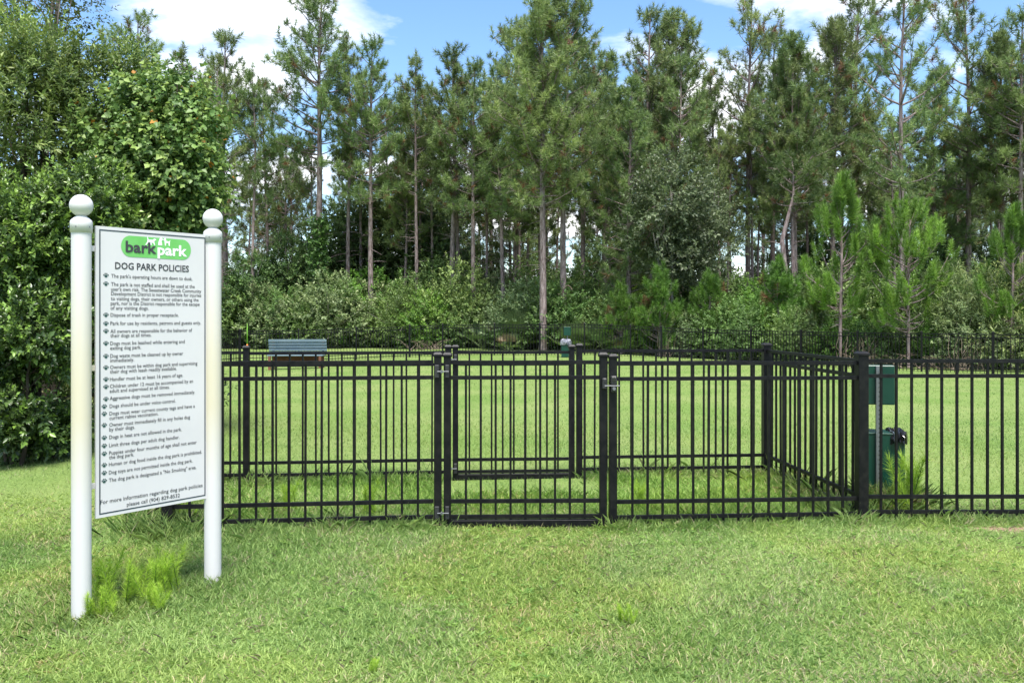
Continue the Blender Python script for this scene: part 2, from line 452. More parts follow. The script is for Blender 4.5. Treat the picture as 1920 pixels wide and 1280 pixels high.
vr = np.array([1.0, 0.004]); Q1 = (P_FR[0] + 1.83, P_FR[1] + .008); Q2 = (Q1[0] + 1.83, Q1[1] + .008)
fence("black yard fence section continuing past the green waste station", P_FR, Q2, [(.5, False), (1, False)], [(0, .5, None), (.5, 1, None)])

def gate(label, a, b, latch):
    a = np.array(a, float); b = np.array(b, float); v = b - a
    ln = float(np.hypot(*v)); rz = math.atan2(v[1], v[0])
    t = thing("walk_gate", label, "gate", (a[0], a[1], float(gz(a[0], a[1]))), rz, "pen gates")
    x0, x1 = 0.068, ln - 0.070
    for x in (x0, x1):
        p = link("gate_stile", unit_box("gate_stile", .051, .051, .004, 1.222, .003), None, t, (x, 0, 0))
        link("post_cap", ME_CAP, None, p)
    r0, r1 = x0 + .0255, x1 - .0255
    for z in UNIT_Z:
        rail_mesh(r0, r1, z).obj("rail", M_BLACK, t)
    m = MB(); m.box((r0, -.022, .006), (r1, .022, .056), .003); m.obj("bottom_bar", M_BLACK, t)
    p = (r1 - r0) / 10
    for i in range(9):
        link("picket", ME_GATEPICKET, None, t, (r0 + p * (i + 1), 0, 0))
    for z in (1.11, .115):                      # hinges bridge post and stile
        m = MB()
        m.box((-.02, -.047, z - .045), (.012, -.029, z + .045), .003); m.box((x0 - .014, -.044, z - .045), (x0 + .014, -.0265, z + .045), .003)
        h = m.obj("hinge", M_PLASTIC, t)
        m = MB(); m.tube([(.0, -.053, z), (x0 + .012, -.053, z)], .004, 8); m.lathe([(.004, -.012), (.008, -.01), (.008, .01), (.004, .012)], (.03, -.053, z), 10)
        m.obj("hinge_bolt", M_STEEL, h)
    if latch:
        m = MB(); m.box((x1 - .012, -.062, .985), (x1 + .022, -.0265, 1.062), .006); m.box((x1 + .0, -.066, 1.03), (x1 + .012, -.058, 1.055), .002)
        lk = m.obj("latch_striker", M_PLASTIC, t)
        m = MB(); m.box((ln - .022, -.066, 1.015), (ln + .022, -.029, 1.078), .007)
        m.box((ln - .019, -.062, .962), (ln + .019, -.029, 1.008), .006)
        c = m.obj("latch_body", M_PLASTIC, t)
        m = MB()
        m.box((ln - .012, -.0685, 1.035), (ln + .012, -.0655, 1.068), .001); m.obj("latch_window", M_BAG, c)
        m = MB(); a_ = np.linspace(0, 2 * math.pi, 15)
        ring = [(ln + .014 * math.cos(q), -.0625, .985 + .014 * math.sin(q)) for q in a_[:-1]]
        ring2 = [(ln + .009 * math.cos(q), -.072, .985 + .009 * math.sin(q)) for q in a_[:-1]]
        m.add(ring + ring2, [tuple(range(14, 28))] + [(i, (i + 1) % 14, 14 + (i + 1) % 14, 14 + i) for i in range(14)])
        m.obj("latch_knob", M_STEEL, c)
        m = MB(); m.tube([(x1 + .005, -.06, 1.008), (ln + .04, -.06, 1.008)], .0045, 8); m.obj("latch_pin", M_STEEL, t)
    return t
gate("closed black metal gate with latch at the front of the pen", P_GH, P_GL, True)
gate("black inner gate at the back of the pen without latch box", P_BH, P_BG, False)

# far yard fence: posts where the photograph shows them, distances from the ground line
FAR = [(306, 7.62), (348, 11.5), (372, 16), (385, 20.5), (395, 25), (405, 29.5), (450, 31), (560, 31.6), (668, 32.2), (768, 32.6), (830, 32.8), (927, 32.8), (1012, 32.8),
       (1096, 32.8), (1182, 32.8), (1240, 32.6), (1318, 32.2), (1408, 31.2), (1502, 29.6), (1608, 27.8), (1728, 26.2), (1862, 25.2), (2010, 24.0), (2175, 23.0)]
far_pts = [(at_x(x, d), d) for x, d in FAR]
far_pts[0] = P_BC
ff = thing("yard_fence", "long black metal fence along the far edge of the yard before the pines", "fence", (0, 0, 0))
for k in range(len(far_pts) - 1):
    a = np.array(far_pts[k]); b = np.array(far_pts[k + 1])
    nsub = max(1, int(round(np.hypot(*(b - a)) / 1.9))) if k < 6 else 1
    for q in range(nsub):
        s = a + (b - a) * q / nsub; e = a + (b - a) * (q + 1) / nsub
        za, zb = float(gz(*s)), float(gz(*e))
        ln = float(np.hypot(*(e - s))); rz = math.atan2(e[1] - s[1], e[0] - s[0]); tl = math.atan2(zb - za, ln)
        if k + q > 0:
            p = link("post", ME_POST if k % 3 else ME_CPOST, None, ff, (s[0], s[1], za), rz); link("post_cap", ME_CAP if k % 3 else ME_CCAP, None, p)
        for z in UNIT_Z:
            m = MB(); m.box((.03, -.013, z - .013), (ln - .03, .013, z + .013))
            o = m.obj("rail", M_BLACK, ff); o.location = (s[0], s[1], za); o.rotation_euler = (0, -tl, rz)
        m = MB(); n = max(2, int(round(ln / .1126)))
        for i in range(1, n):
            x = ln * i / n; m.box((x - .009, -.009, .012), (x + .009, .009, 1.168))
        o = m.obj("picket_row", M_BLACK, ff); o.location = (s[0], s[1], za); o.rotation_euler = (0, -tl, rz); o["kind"] = "stuff"
e = far_pts[-1]; p = link("post", ME_POST, None, ff, (e[0], e[1], float(gz(*e)))); link("post_cap", ME_CAP, None, p)

# ------------------------------------------------------------------ sign
SL = np.array([at_x(152.5, 4.18), 4.18]); SR = np.array([at_x(399, 4.74), 4.74])       # posts
sv = SR - SL; slen = float(np.hypot(*sv)); srz = math.atan2(sv[1], sv[0])
sign = thing("dog_park_sign", "white rules sign with green logo hung between two ball topped posts", "sign", (SL[0], SL[1], float(gz(*SL))), srz)
for s in (0.0, slen):
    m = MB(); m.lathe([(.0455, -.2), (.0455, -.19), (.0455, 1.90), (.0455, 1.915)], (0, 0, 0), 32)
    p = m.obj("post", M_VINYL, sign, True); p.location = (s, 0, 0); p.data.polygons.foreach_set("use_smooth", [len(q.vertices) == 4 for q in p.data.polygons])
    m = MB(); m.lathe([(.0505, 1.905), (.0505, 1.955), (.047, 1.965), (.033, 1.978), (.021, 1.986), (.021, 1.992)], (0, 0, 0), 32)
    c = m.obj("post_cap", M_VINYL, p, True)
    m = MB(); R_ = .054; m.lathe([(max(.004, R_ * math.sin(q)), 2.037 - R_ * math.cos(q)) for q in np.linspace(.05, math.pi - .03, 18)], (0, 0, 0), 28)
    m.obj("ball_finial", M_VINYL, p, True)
    m = MB()
    for q in (-2.5, -1.2, -.4):
        m.lathe([(.004, -.003), (.004, .003)], (.0495 * math.cos(q), .0495 * math.sin(q), 1.93), 8)
    m.obj("cap_screw", M_STEEL, p)
# panel frame of reference: local x along sign, z up, front face towards the camera (-y local)
def px2panel(x, y):
    k = (x - CX) / F
    a, b = SL, SR
    u = (k * a[1] - a[0]) / ((b[0] - a[0]) - k * (b[1] - a[1]))
    d = a[1] + u * (b[1] - a[1])
    return u * slen, CAMH - (y - HY) / F * d - float(gz(*SL))
c00 = px2panel(180.5, 421); c01 = px2panel(177, 969); c10 = px2panel(391.5, 443); c11 = px2panel(386.5, 936)
PX0 = (c00[0] + c01[0]) / 2; PX1 = (c10[0] + c11[0]) / 2; PZ1 = (c00[1] + c10[1]) / 2; PZ0 = (c01[1] + c11[1]) / 2
m = MB(); m.box((PX0, -.006, PZ0), (PX1, .006, PZ1)); pan = m.obj("panel", M_PANEL, sign)
FY = -.006
m = MB(); i0, th = .016, .0065
a0, a1, b0, b1 = PX0 + i0, PX1 - i0, PZ0 + i0, PZ1 - i0
for (x0, z0, x1, z1) in ((a0, b1 - th, a1, b1), (a0, b0, a1, b0 + th), (a0, b0 + th, a0 + th, b1 - th), (a1 - th, b0 + th, a1, b1 - th)):
    m.add([(x0, FY - .0008, z0), (x1, FY - .0008, z0), (x1, FY - .0008, z1), (x0, FY - .0008, z1)], [(0, 1, 2, 3)])
m.obj("border_line", M_NAVY, pan)
for (x, y, s) in ((177, 466, 0), (178, 690, 0), (172, 912, 0), (394, 486, 1), (392, 690, 1), (388, 886, 1)):
    q = px2panel(x, y)
    xa, xb = (.042, PX0 + .012) if s == 0 else (PX1 - .012, slen - .042)
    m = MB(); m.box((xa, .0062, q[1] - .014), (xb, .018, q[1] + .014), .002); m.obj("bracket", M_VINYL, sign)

def text_mesh(body, name, material, x0, z0, width, cap, bold=0.0, y=FY - .0012):
    """flat lettering: left end, baseline, width and capital height in the panel's own metres"""
    cu = bpy.data.curves.new(name, 'FONT'); cu.body = body; cu.size = 1.0; cu.resolution_u = 2; cu.offset = bold
    o = bpy.data.objects.new(name, cu); COL.objects.link(o)
    bpy.context.view_layer.update()
    me = bpy.data.meshes.new_from_object(o.evaluated_get(bpy.context.evaluated_depsgraph_get()))
    bpy.data.objects.remove(o); bpy.data.curves.remove(cu)
    n = len(me.vertices); co = np.empty(n * 3, dtype=np.float32); me.vertices.foreach_get("co", co); co = co.reshape(-1, 3)
    lo, hi = co[:, 0].min(), co[:, 0].max()
    out = np.empty_like(co)
    out[:, 0] = x0 + (co[:, 0] - lo) / (hi - lo) * width
    out[:, 2] = z0 + co[:, 1] * cap / 0.70
    out[:, 1] = y
    me.vertices.foreach_set("co", out.ravel()); me.update()
    me.materials.clear()
    return link(name, me, material, pan)
C1 = lambda x, y: px2panel(120 + x / 3.047, 340 + y / 3.048)
C2 = lambda x, y: px2panel(120 + x / 2.909, 740 + y / 2.909)
LINES1 = [("The park's operating hours are dawn to dusk.", 266, 550, 730), ("The park is not staffed and shall be used at the", 265, 597, 743),
  ("user's own risk. The Sweetwater Creek Community", 265, 625, 780), ("Development District is not responsible for injuries", 265, 651, 780),
  ("to visiting dogs, their owners, or others using the", 264, 679, 765), ("park, nor is the District responsible for the escape", 263, 706, 771),
  ("of any visiting dogs.", 262, 733, 480), ("Dispose of trash in proper receptacle.", 262, 773, 651), ("Park for use by residents, patrons and guests only.", 261, 821, 778),
  ("All owners are responsible for the behavior of", 261, 866, 728), ("their dogs at all times.", 261, 891, 496), ("Dogs must be leashed while entering and", 260, 935, 686),
  ("exiting dog park.", 260, 962, 437), ("Dog waste must be cleaned up by owner", 260, 1007, 677), ("immediately.", 260, 1033, 397),
  ("Owners must be within dog park and supervising", 259, 1071, 758), ("their dog with leash readily available.", 259, 1097, 640),
  ("Handler must be at least 16 years of age.", 258, 1140, 676), ("Children under 12 must be accompanied by an", 258, 1180, 733),
  ("adult and supervised at all times.", 257, 1207, 600), ("Aggressive dogs must be removed immediately.", 257, 1249, 745)]
LINES2 = [("Dogs should be under voice control.", 245, 71, 605), ("Dogs must wear current county tags and have a", 244, 111, 710), ("current rabies vaccination.", 244, 136, 511),
  ("Owner must immediately fill in any holes dug", 243, 173, 684), ("by their dogs.", 243, 198, 383), ("Dogs in heat are not allowed in the park.", 243, 240, 638),
  ("Limit three dogs per adult dog handler.", 242, 284, 626), ("Puppies under four months of age shall not enter", 242, 326, 720), ("the dog park.", 242, 350, 378),
  ("Human or dog food inside the dog park is prohibited.", 241, 388, 748), ("Dog toys are not permitted inside the dog park.", 241, 432, 697),
  ("The dog park is designated a \"No Smoking\" area.", 241, 474, 718), ("For more information regarding dog park policies", 195, 595, 752), ("please call (904) 829-8532", 339, 606, 628)]
for conv, LS in ((C1, LINES1), (C2, LINES2)):
    for (s, lx, by, rx) in LS:
        q = conv(lx, by); r = conv(rx, by)
        cap = .0195 if s.startswith(("For more", "please")) else .0185
        text_mesh(s, "text_line", M_INK, q[0], q[1], r[0] - q[0], cap, .008)
q = C1(288, 500); r = C1(710, 500)
text_mesh("DOG PARK POLICIES", "title_line", M_INK, q[0], q[1], r[0] - q[0], .034, .022)
def blob(m, cx, cz, rx, rz_, n=12, y=FY - .0012):
    m.add([(cx + rx * math.cos(2 * math.pi * i / n), y, cz + rz_ * math.sin(2 * math.pi * i / n)) for i in range(n)], [tuple(range(n))])
PAWS = [C1(236, y) for y in (537, 585, 763, 812, 855, 925, 998, 1063, 1130, 1173, 1243)] + [C2(216, y) for y in (63, 103, 165, 233, 277, 320, 382, 425, 468)]
for (x, z) in PAWS:
    m = MB(); s = .0125
    blob(m, x, z - .35 * s, .62 * s, .52 * s)
    for (dx, dz) in ((-.85, .12), (-.33, .62), (.33, .62), (.85, .12)):
        blob(m, x + dx * s, z + dz * s, .26 * s, .36 * s, 8)
    m.obj("paw_mark", M_PAW, pan)
# logo: green pill, two words, three dogs
l0 = C1(322, 367); l1 = C1(721, 398); zt = C1(520, 322)[1]; zb = C1(520, 440)[1]
lh = (zt - zb) / 2; lzc = (zt + zb) / 2; m = MB(); pts = []
for i in range(17):
    t_ = math.pi / 2 + math.pi * i / 16; pts.append((l0[0] + lh * .9 + lh * .9 * math.cos(t_), FY - .0012, lzc + lh * math.sin(t_)))
for i in range(17):
    t_ = -math.pi / 2 + math.pi * i / 16; pts.append((l1[0] - lh * .9 + lh * .9 * math.cos(t_), FY - .0012, lzc + lh * math.sin(t_)))
m.add(pts, [tuple(range(len(pts)))]); m.obj("logo_pill", M_LOGO, pan)
q = C1(347, 402); r = C1(525, 402); zc = C1(525, 414)[1]
text_mesh("bark", "logo_word", M_INK, q[0], (q[1] + zc) / 2, r[0] - q[0], .056, .026, FY - .0032)
q = C1(530, 414); r = C1(699, 414); zc2 = C1(530, 412)[1]
text_mesh("park", "logo_word", M_WHITE, q[0], C1(615, 424)[1], r[0] - q[0], .056, .026, FY - .0026)
def dog(poly, cx, cz, s):
    m = MB(); m.add([(cx + x * s, FY - .0020, cz + z * s) for x, z in poly], [tuple(range(len(poly)))]); m.obj("logo_dog", M_WHITE, pan)
run_dog = [(-1.0, -.75), (-.8, -.8), (-.45, -.35), (-.1, -.35), (.1, -.75), (.25, -.7), (.2, -.25), (.55, -.3), (.8, -.75), (.92, -.65), (.75, -.1), (.85, .2), (1.1, .2), (1.15, .32), (.9, .5), (.65, .45), (.5, .25), (-.35, .25), (-.5, .75), (-.62, .75), (-.55, .15), (-.65, -.2)]
stand_dog = [(-.95, .55), (-1.0, .38), (-.7, .3), (-.6, -.85), (-.35, -.85), (-.3, -.2), (.25, -.2), (.35, -.85), (.6, -.85), (.62, .1), (.75, .4), (.6, .42), (.5, .2), (-.25, .25), (-.35, .7), (-.5, .95), (-.7, .8)]
sit_dog = [(-.45, -.8), (.45, -.8), (.4, -.3), (.3, -.05), (.35, .25), (.6, .35), (.55, .55), (.3, .75), (.25, .95), (.1, .75), (-.1, .65), (-.2, .3), (-.4, -.2)]
z_ = C1(560, 352)[1]
dog(run_dog, C1(489, 340)[0], C1(489, 342)[1], .028)
dog(sit_dog, C1(545, 340)[0], C1(545, 344)[1], .025)
dog(stand_dog, C1(586, 340)[0], C1(586, 348)[1], .023)

# ------------------------------------------------------------------ dog waste stations
def waste_station(name, label, x, d, rz, full):
    t = thing(name, label, "waste station", (x, d, float(gz(x, d))), rz, "dog waste stations")
    # perforated square post
    m = MB(); hw = .0215
    holes = 26; z0, z1 = -.1, 1.10
    m.box((-hw, -hw, z0), (hw, hw, z1))
    p = m.obj("post", M_STEEL, t)
    m = MB()
    for i in range(holes):
        z = .14 + i * .036
        blob(m, 0, z, .0055, .0055, 8, -hw - .001)
    m.obj("post_hole", M_PLASTIC, p)
    m = MB(); m.box((-.125, hw + .001, .79), (.125, hw + .121, 1.105), .006); b = m.obj("bag_dispenser", M_GREEN, t)
    m = MB(); m.box((.1265, hw + .05, .95), (.131, hw + .075, .99), .002); m.obj("lock", M_STEEL, b)
    m = MB(); m.lathe([(.009, -.004), (.009, .004)], (0, 0, 0), 8)
    for z in (1.06, .93, .41):
        bo = MB(); bo.lathe([(.009, -.03), (.007, -.022)], (0, 0, 0), 8); o = bo.obj("bolt", M_STEEL, p); o.location = (0, 0, z); o.rotation_euler = (math.radians(-90), 0, 0)
        o.location = (0, -hw - .03 + .022, z)
    # open topped bin
    bx0, bx1, by0, by1, bz0, bz1 = -.11, .20, hw + .001, hw + .27, .02, .55
    m = MB(); th_ = .006
    m.box((bx0, by0, bz0), (bx1, by0 + th_, bz1)); m.box((bx0, by1 - th_, bz0), (bx1, by1, bz1))
    m.box((bx0, by0 + th_, bz0), (bx0 + th_, by1 - th_, bz1)); m.box((bx1 - th_, by0 + th_, bz0), (bx1, by1 - th_, bz1))
    m.box((bx0 + th_, by0 + th_, bz0 + .001), (bx1 - th_, by1 - th_, bz0 + .008))
    bn = m.obj("bin", M_GREEN, t)
    m = MB(); m.box((bx0 - .004, by0 - .0035, bz1), (bx1 - .06, by1 + .004, bz1 + .012), .002); m.obj("bin_lid", M_GREEN, bn)
    # liner folded over the rim
    rs = random.Random(5); m = MB(); n = 40; rings = []
    prof = [(-.03, -.03), (.0, .008), (.010, .004), (.014, -.03), (.010, -.075)] if not full else [(-.09, .10), (-.02, .09), (.03, .05), (.04, -.02), (.03, -.10)]
    cxm, cym = (bx1 - .045 if not full else (bx0 + bx1) / 2), (by0 + by1) / 2 - (.02 if not full else 0)
    hx, hy = (.045 if not full else (bx1 - bx0) / 2), (by1 - by0) / 2
    for (o_, dz) in prof:
        ring = []
        for i in range(n):
            a = 2 * math.pi * i / n; ca, sa = math.cos(a), math.sin(a)
            k = 1 / max(abs(ca), abs(sa)) ; k = min(k, 1.3)
            jit = rs.uniform(-.008, .008) * (2 if dz < 0 else 1)
            ring.append((cxm + (hx + o_ + jit) * ca * k, cym + (hy + o_ + jit) * sa * k, bz1 + .014 + dz + rs.uniform(-.02, .02)))
        rings.append(ring)
    m.add([v for r in rings for v in r], [(k * n + i, k * n + (i + 1) % n, (k + 1) * n + (i + 1) % n, (k + 1) * n + i) for k in range(len(prof) - 1) for i in range(n)])
    lb = m.obj("bin_liner", M_BAG if not full else M_BAG2, t)
    return t
waste_station("waste_station", "green dog waste station with bag box and bin behind the corner post", 2.935, 6.83, math.radians(-13), False)
waste_station("waste_station", "distant green waste station with bulging grey liner before the far fence", at_x(1064, 31), 31.0, math.radians(172), True)

# ------------------------------------------------------------------ bench and marker pole
bd = 27.0; bxc = at_x(559, bd)
bench = thing("park_bench", "blue grey slatted bench on red brown boards seen from behind", "bench", (bxc, bd, float(gz(bxc, bd))), 0.03)
ztop = CAMH - (636 - HY) / F * bd - float(gz(bxc, bd))
for i in range(5):
    z1 = ztop - i * .092; m = MB(); y0 = .02 + i * -.0 + .022 * i * 0
    m.box((-.91, -.02 - .022 * (4 - i), z1 - .082), (.91, .02 - .022 * (4 - i), z1), .006); m.obj("back_slat", M_SLAT, bench)
zs = ztop - 5 * .092
for i in range(4):
    m = MB(); m.box((-.86, -.02 - .13 * (i + 1) + .04, zs - .05), (.86, -.02 - .13 * i + .03, zs - .015), .005); m.obj("seat_slat", M_SLAT, bench)
m = MB(); m.box((-.80, .03, max(.02, zs - .30)), (.80, .07, zs - .01), .005); m.obj("rear_board", M_BROWN, bench)
for x in (-.78, .78):
    m = MB(); m.box((x - .04, .0, -.05), (x + .04, .029, zs + .0), .004); m.box((x - .04, -.5, -.05), (x + .04, -.44, zs - .055), .004); m.box((x - .035, .021, zs + .001), (x + .035, .05, ztop - .05), .004)
    m.obj("leg", M_BROWN, bench)
mk = thing("marker_pole", "slim lime marker pole with orange base standing in the yard", "marker", (at_x(463.5, 24), 24.0, float(gz(at_x(463.5, 24), 24))))
m = MB(); m.lathe([(.045, .0), (.04, .30), (.03, .80), (.012, .88)], (0, 0, 0), 12); m.obj("base", M_ORANGE, mk, True)
m = MB(); m.lathe([(.018, .86), (.016, 1.25), (.004, 1.45)], (0, 0, 0), 8); m.obj("pole", M_LIME, mk, True)
# ------------------------------------------------------------------ foliage builders
def unit(v):
    return v / (np.linalg.norm(v, axis=-1, keepdims=True) + 1e-9)
def frame(d):
    """two unit vectors across each direction"""
    ref = np.where(np.abs(d[:, 2:3]) < .9, np.array([[0, 0, 1.0]]), np.array([[1.0, 0, 0]]))
    u = unit(np.cross(d, ref)); return u, np.cross(d, u)
def needles(rs, pos, dr, col, K, alen, nlen, wid, spread=(.5, 1.25)):
    """bottle-brush tufts: K thin triangles round each axis"""
    n = len(pos); u, v = frame(dr)
    P = np.repeat(pos, K, 0); D = np.repeat(dr, K, 0); U = np.repeat(u, K, 0); W = np.repeat(v, K, 0); C = np.repeat(col, K, 0)
    s = rs.rand(n * K, 1); ph = rs.rand(n * K, 1) * 2 * math.pi
    th = spread[0] + (spread[1] - spread[0]) * (1 - s) + rs.uniform(-.2, .2, (n * K, 1))
    rad = U * np.cos(ph) + W * np.sin(ph)
    al = np.repeat(np.broadcast_to(alen, (n,)), K)[:, None]
    nl = np.repeat(np.broadcast_to(nlen, (n,)), K)[:, None] * rs.uniform(.75, 1.15, (n * K, 1))
    b = P + D * (s - .35) * al
    nd = D * np.cos(th) + rad * np.sin(th); nd[:, 2] -= .10
    side = np.cross(nd, rs.randn(n * K, 3)); side = unit(side) * wid / 2
    V = np.stack([b - side, b + side, b + nd * nl], 1).reshape(-1, 3)
    C = C * rs.uniform(.8, 1.2, (n * K, 1))
    return V, np.repeat(C, 3, 0)
def leaves(rs, pos, dr, nrm, ln, wid, col, fold=.25):
    """folded kite leaves: base, two shoulders, tip"""
    n = len(pos); side = unit(np.cross(dr, nrm)); up = np.cross(side, dr)
    ln = np.broadcast_to(ln, (n,))[:, None]; wid = np.broadcast_to(wid, (n,))[:, None]
    m_ = pos + dr * ln * .45
    V = np.stack([pos, m_ - side * wid / 2 + up * wid * fold, pos + dr * ln - up * ln * .08, m_ + side * wid / 2 + up * wid * fold], 1).reshape(-1, 3)
    i = np.arange(n)[:, None] * 4
    Fc = np.concatenate([i + [0, 2, 1], i + [0, 3, 2]], 0)
    return V, Fc, np.repeat(col, 4, 0)
def shoots(rs, pos, dr, K, slen, ln, wid, cols, droop=.0, tipcol=None):
    """leafy shoots: K leaves set spirally along each shoot"""
    n = len(pos); u, v = frame(dr)
    t = np.tile(np.linspace(.1, 1, K), n)[:, None]; ph = (np.tile(np.arange(K) * 2.4, n) + np.repeat(rs.rand(n) * 6.28, K))[:, None]
    P = np.repeat(pos, K, 0); D = np.repeat(dr, K, 0); U = np.repeat(u, K, 0); W = np.repeat(v, K, 0)
    sl = np.repeat(np.broadcast_to(slen, (n,)) * rs.uniform(.7, 1.25, n), K)[:, None]
    b = P + D * t * sl
    th = 1.15 - .55 * t + rs.uniform(-.25, .25, t.shape)
    rad = U * np.cos(ph) + W * np.sin(ph)
    ld = D * np.cos(th) + rad * np.sin(th); ld[:, 2] -= droop; ld = unit(ld)
    nr = unit(D + np.array([[0, 0, .8]]) + rs.randn(n * K, 3) * .35)
    c = np.repeat(cols, K, 0) * rs.uniform(.78, 1.22, (n * K, 1))
    if tipcol is not None:
        w_ = np.clip((t - .55) / .45, 0, 1) * np.repeat(rs.rand(n) < tipcol[1], K)[:, None]
        c = c * (1 - w_ * .75) + np.array(tipcol[0])[None] * w_ * .75
    sz = rs.uniform(.5, 1.3, n * K) * np.repeat(rs.uniform(.75, 1.25, n), K)
    return leaves(rs, b, ld, nr, ln * sz, wid * sz, c)
def tri3(V):
    return np.arange(len(V)).reshape(-1, 3)
def mixcol(rs, n, a, b, p=1.0):
    t = rs.rand(n, 1) ** p
    return np.array([a]) * (1 - t) + np.array([b]) * t

PINE_D, PINE_L = (0.105, 0.16, 0.056), (0.265, 0.345, 0.115)
def pine(seed, H=16.0, cb=.5, r0=.17, spread=2.6, whorl=.62, per=(3, 5), tufts=9, K=40, alen=.24, nlen=.29, wid=.026, cols=(PINE_D, PINE_L), wob=.25, bend=None, shape=.75, stubs=14, up=.35, brown=.03, leanx=0.0, upt=.5, stub_l=(.3, 1.1), spr=(.25, 1.75), mint=2):
    rs = np.random.RandomState(seed)
    nz_ = 22; z = np.linspace(0, 1, nz_)
    tx = wob * (np.sin(z * 5 + rs.rand() * 6) * .5 + np.sin(z * 9 + rs.rand() * 6) * .25) * z + leanx * z * H
    ty = wob * (np.sin(z * 4 + rs.rand() * 6) * .5) * z
    tx -= tx[0]; ty -= ty[0]
    if bend is not None: tx = tx + np.interp(z, [b[0] for b in bend], [b[1] for b in bend])
    P = np.stack([tx, ty, z * H - .15], 1)
    rad = r0 * (1 - z) ** .75 * .96 + .018
    rad[0] *= 1.25
    tr = QB(); tr.tube(P, rad, 9)
    br = QB(); pos = []; dirs = []
    at_h = lambda h: np.array([np.interp(h / H, z, P[:, k]) for k in range(3)])
    h = cb * H
    while h < H * .985:
        t = (h / H - cb) / (1 - cb)
        for _ in range(rs.randint(per[0], per[1] + 1)):
            a = rs.rand() * 2 * math.pi
            Lb = spread * ((1 - t) ** shape * (.55 + .45 * min(1, t * 3 + .2)) + .10) * rs.uniform(.45, 1.15)
            pit = rs.uniform(-.15, .3) + t * .75
            o = at_h(h + rs.uniform(-.2, .2))
            s = np.linspace(0, 1, 6)
            hd = np.array([math.cos(a), math.sin(a), 0])
            cv = rs.uniform(.1, up)
            pts = o + hd * (s * Lb * math.cos(pit))[:, None] + np.array([0, 0, 1.0]) * (s * Lb * math.sin(pit) + cv * Lb * s ** 2)[:, None]
            pts += np.cross(hd, [0, 0, 1])[None] * (rs.uniform(-.15, .15) * Lb * s ** 2)[:, None]
            br.tube(pts, np.linspace(.012 + .014 * Lb, .008, 6), 4)
            nt_ = max(mint, int(tufts * Lb / spread + rs.rand()))
            for q in range(nt_):
                f = 1 - .68 * (q / nt_) ** 1.1 if q else 1.0
                c = np.array([np.interp(f, s, pts[:, k]) for k in range(3)])
                tw = unit((pts[-1] - pts[0]) / Lb * .6 + np.array([0, 0, .55]) + rs.randn(3) * .55)
                ltw = 0 if q == 0 else rs.uniform(.15, .55) * (0.5 + .5 * Lb / spread)
                e = c + tw * ltw
                if ltw > .2: br.tube(np.array([c, (c + e) / 2 + rs.randn(3) * .02, e]), [.010, .008, .006], 3)
                pos.append(e); dirs.append(unit(tw + np.array([0, 0, upt])))
        h += whorl * rs.uniform(.6, 1.3) * (1 - .35 * t)
    for k in range(5):
        pos.append(P[-1] + rs.randn(3) * [.12, .12, .18]); dirs.append(unit(np.array([0, 0, 1.0]) + rs.randn(3) * .3))
    for _ in range(stubs):
        h = rs.uniform(.22, max(cb, .3)) * H; a = rs.rand() * 6.28; Lb = rs.uniform(*stub_l); o = at_h(h)
        s = np.linspace(0, 1, 4); pts = o + np.stack([np.cos(a + s * .4) * s * Lb, np.sin(a + s * .4) * s * Lb, (s * rs.uniform(-.2, .5) - s ** 2 * .2) * Lb], 1)
        br.tube(pts, [.016, .012, .009, .005], 4)
    pos = np.array(pos); dirs = np.array(dirs)
    col = mixcol(rs, len(pos), cols[0], cols[1], 1.2)
    dead = rs.rand(len(pos)) < brown; col[dead] = (0.19, 0.10, 0.05)
    sc = rs.uniform(.75, 1.25, len(pos))
    V, C = needles(rs, pos, dirs, col, K, alen * sc, nlen * sc, wid, spr)
    return dict(H=H, parts=[("trunk", tr.mesh("trunk"), M_PINEBARK), ("branches", br.mesh("branches"), M_PINEBARK), ("crown", mesh_np("crown", V, tri3(V), C), M_NEEDLE)])
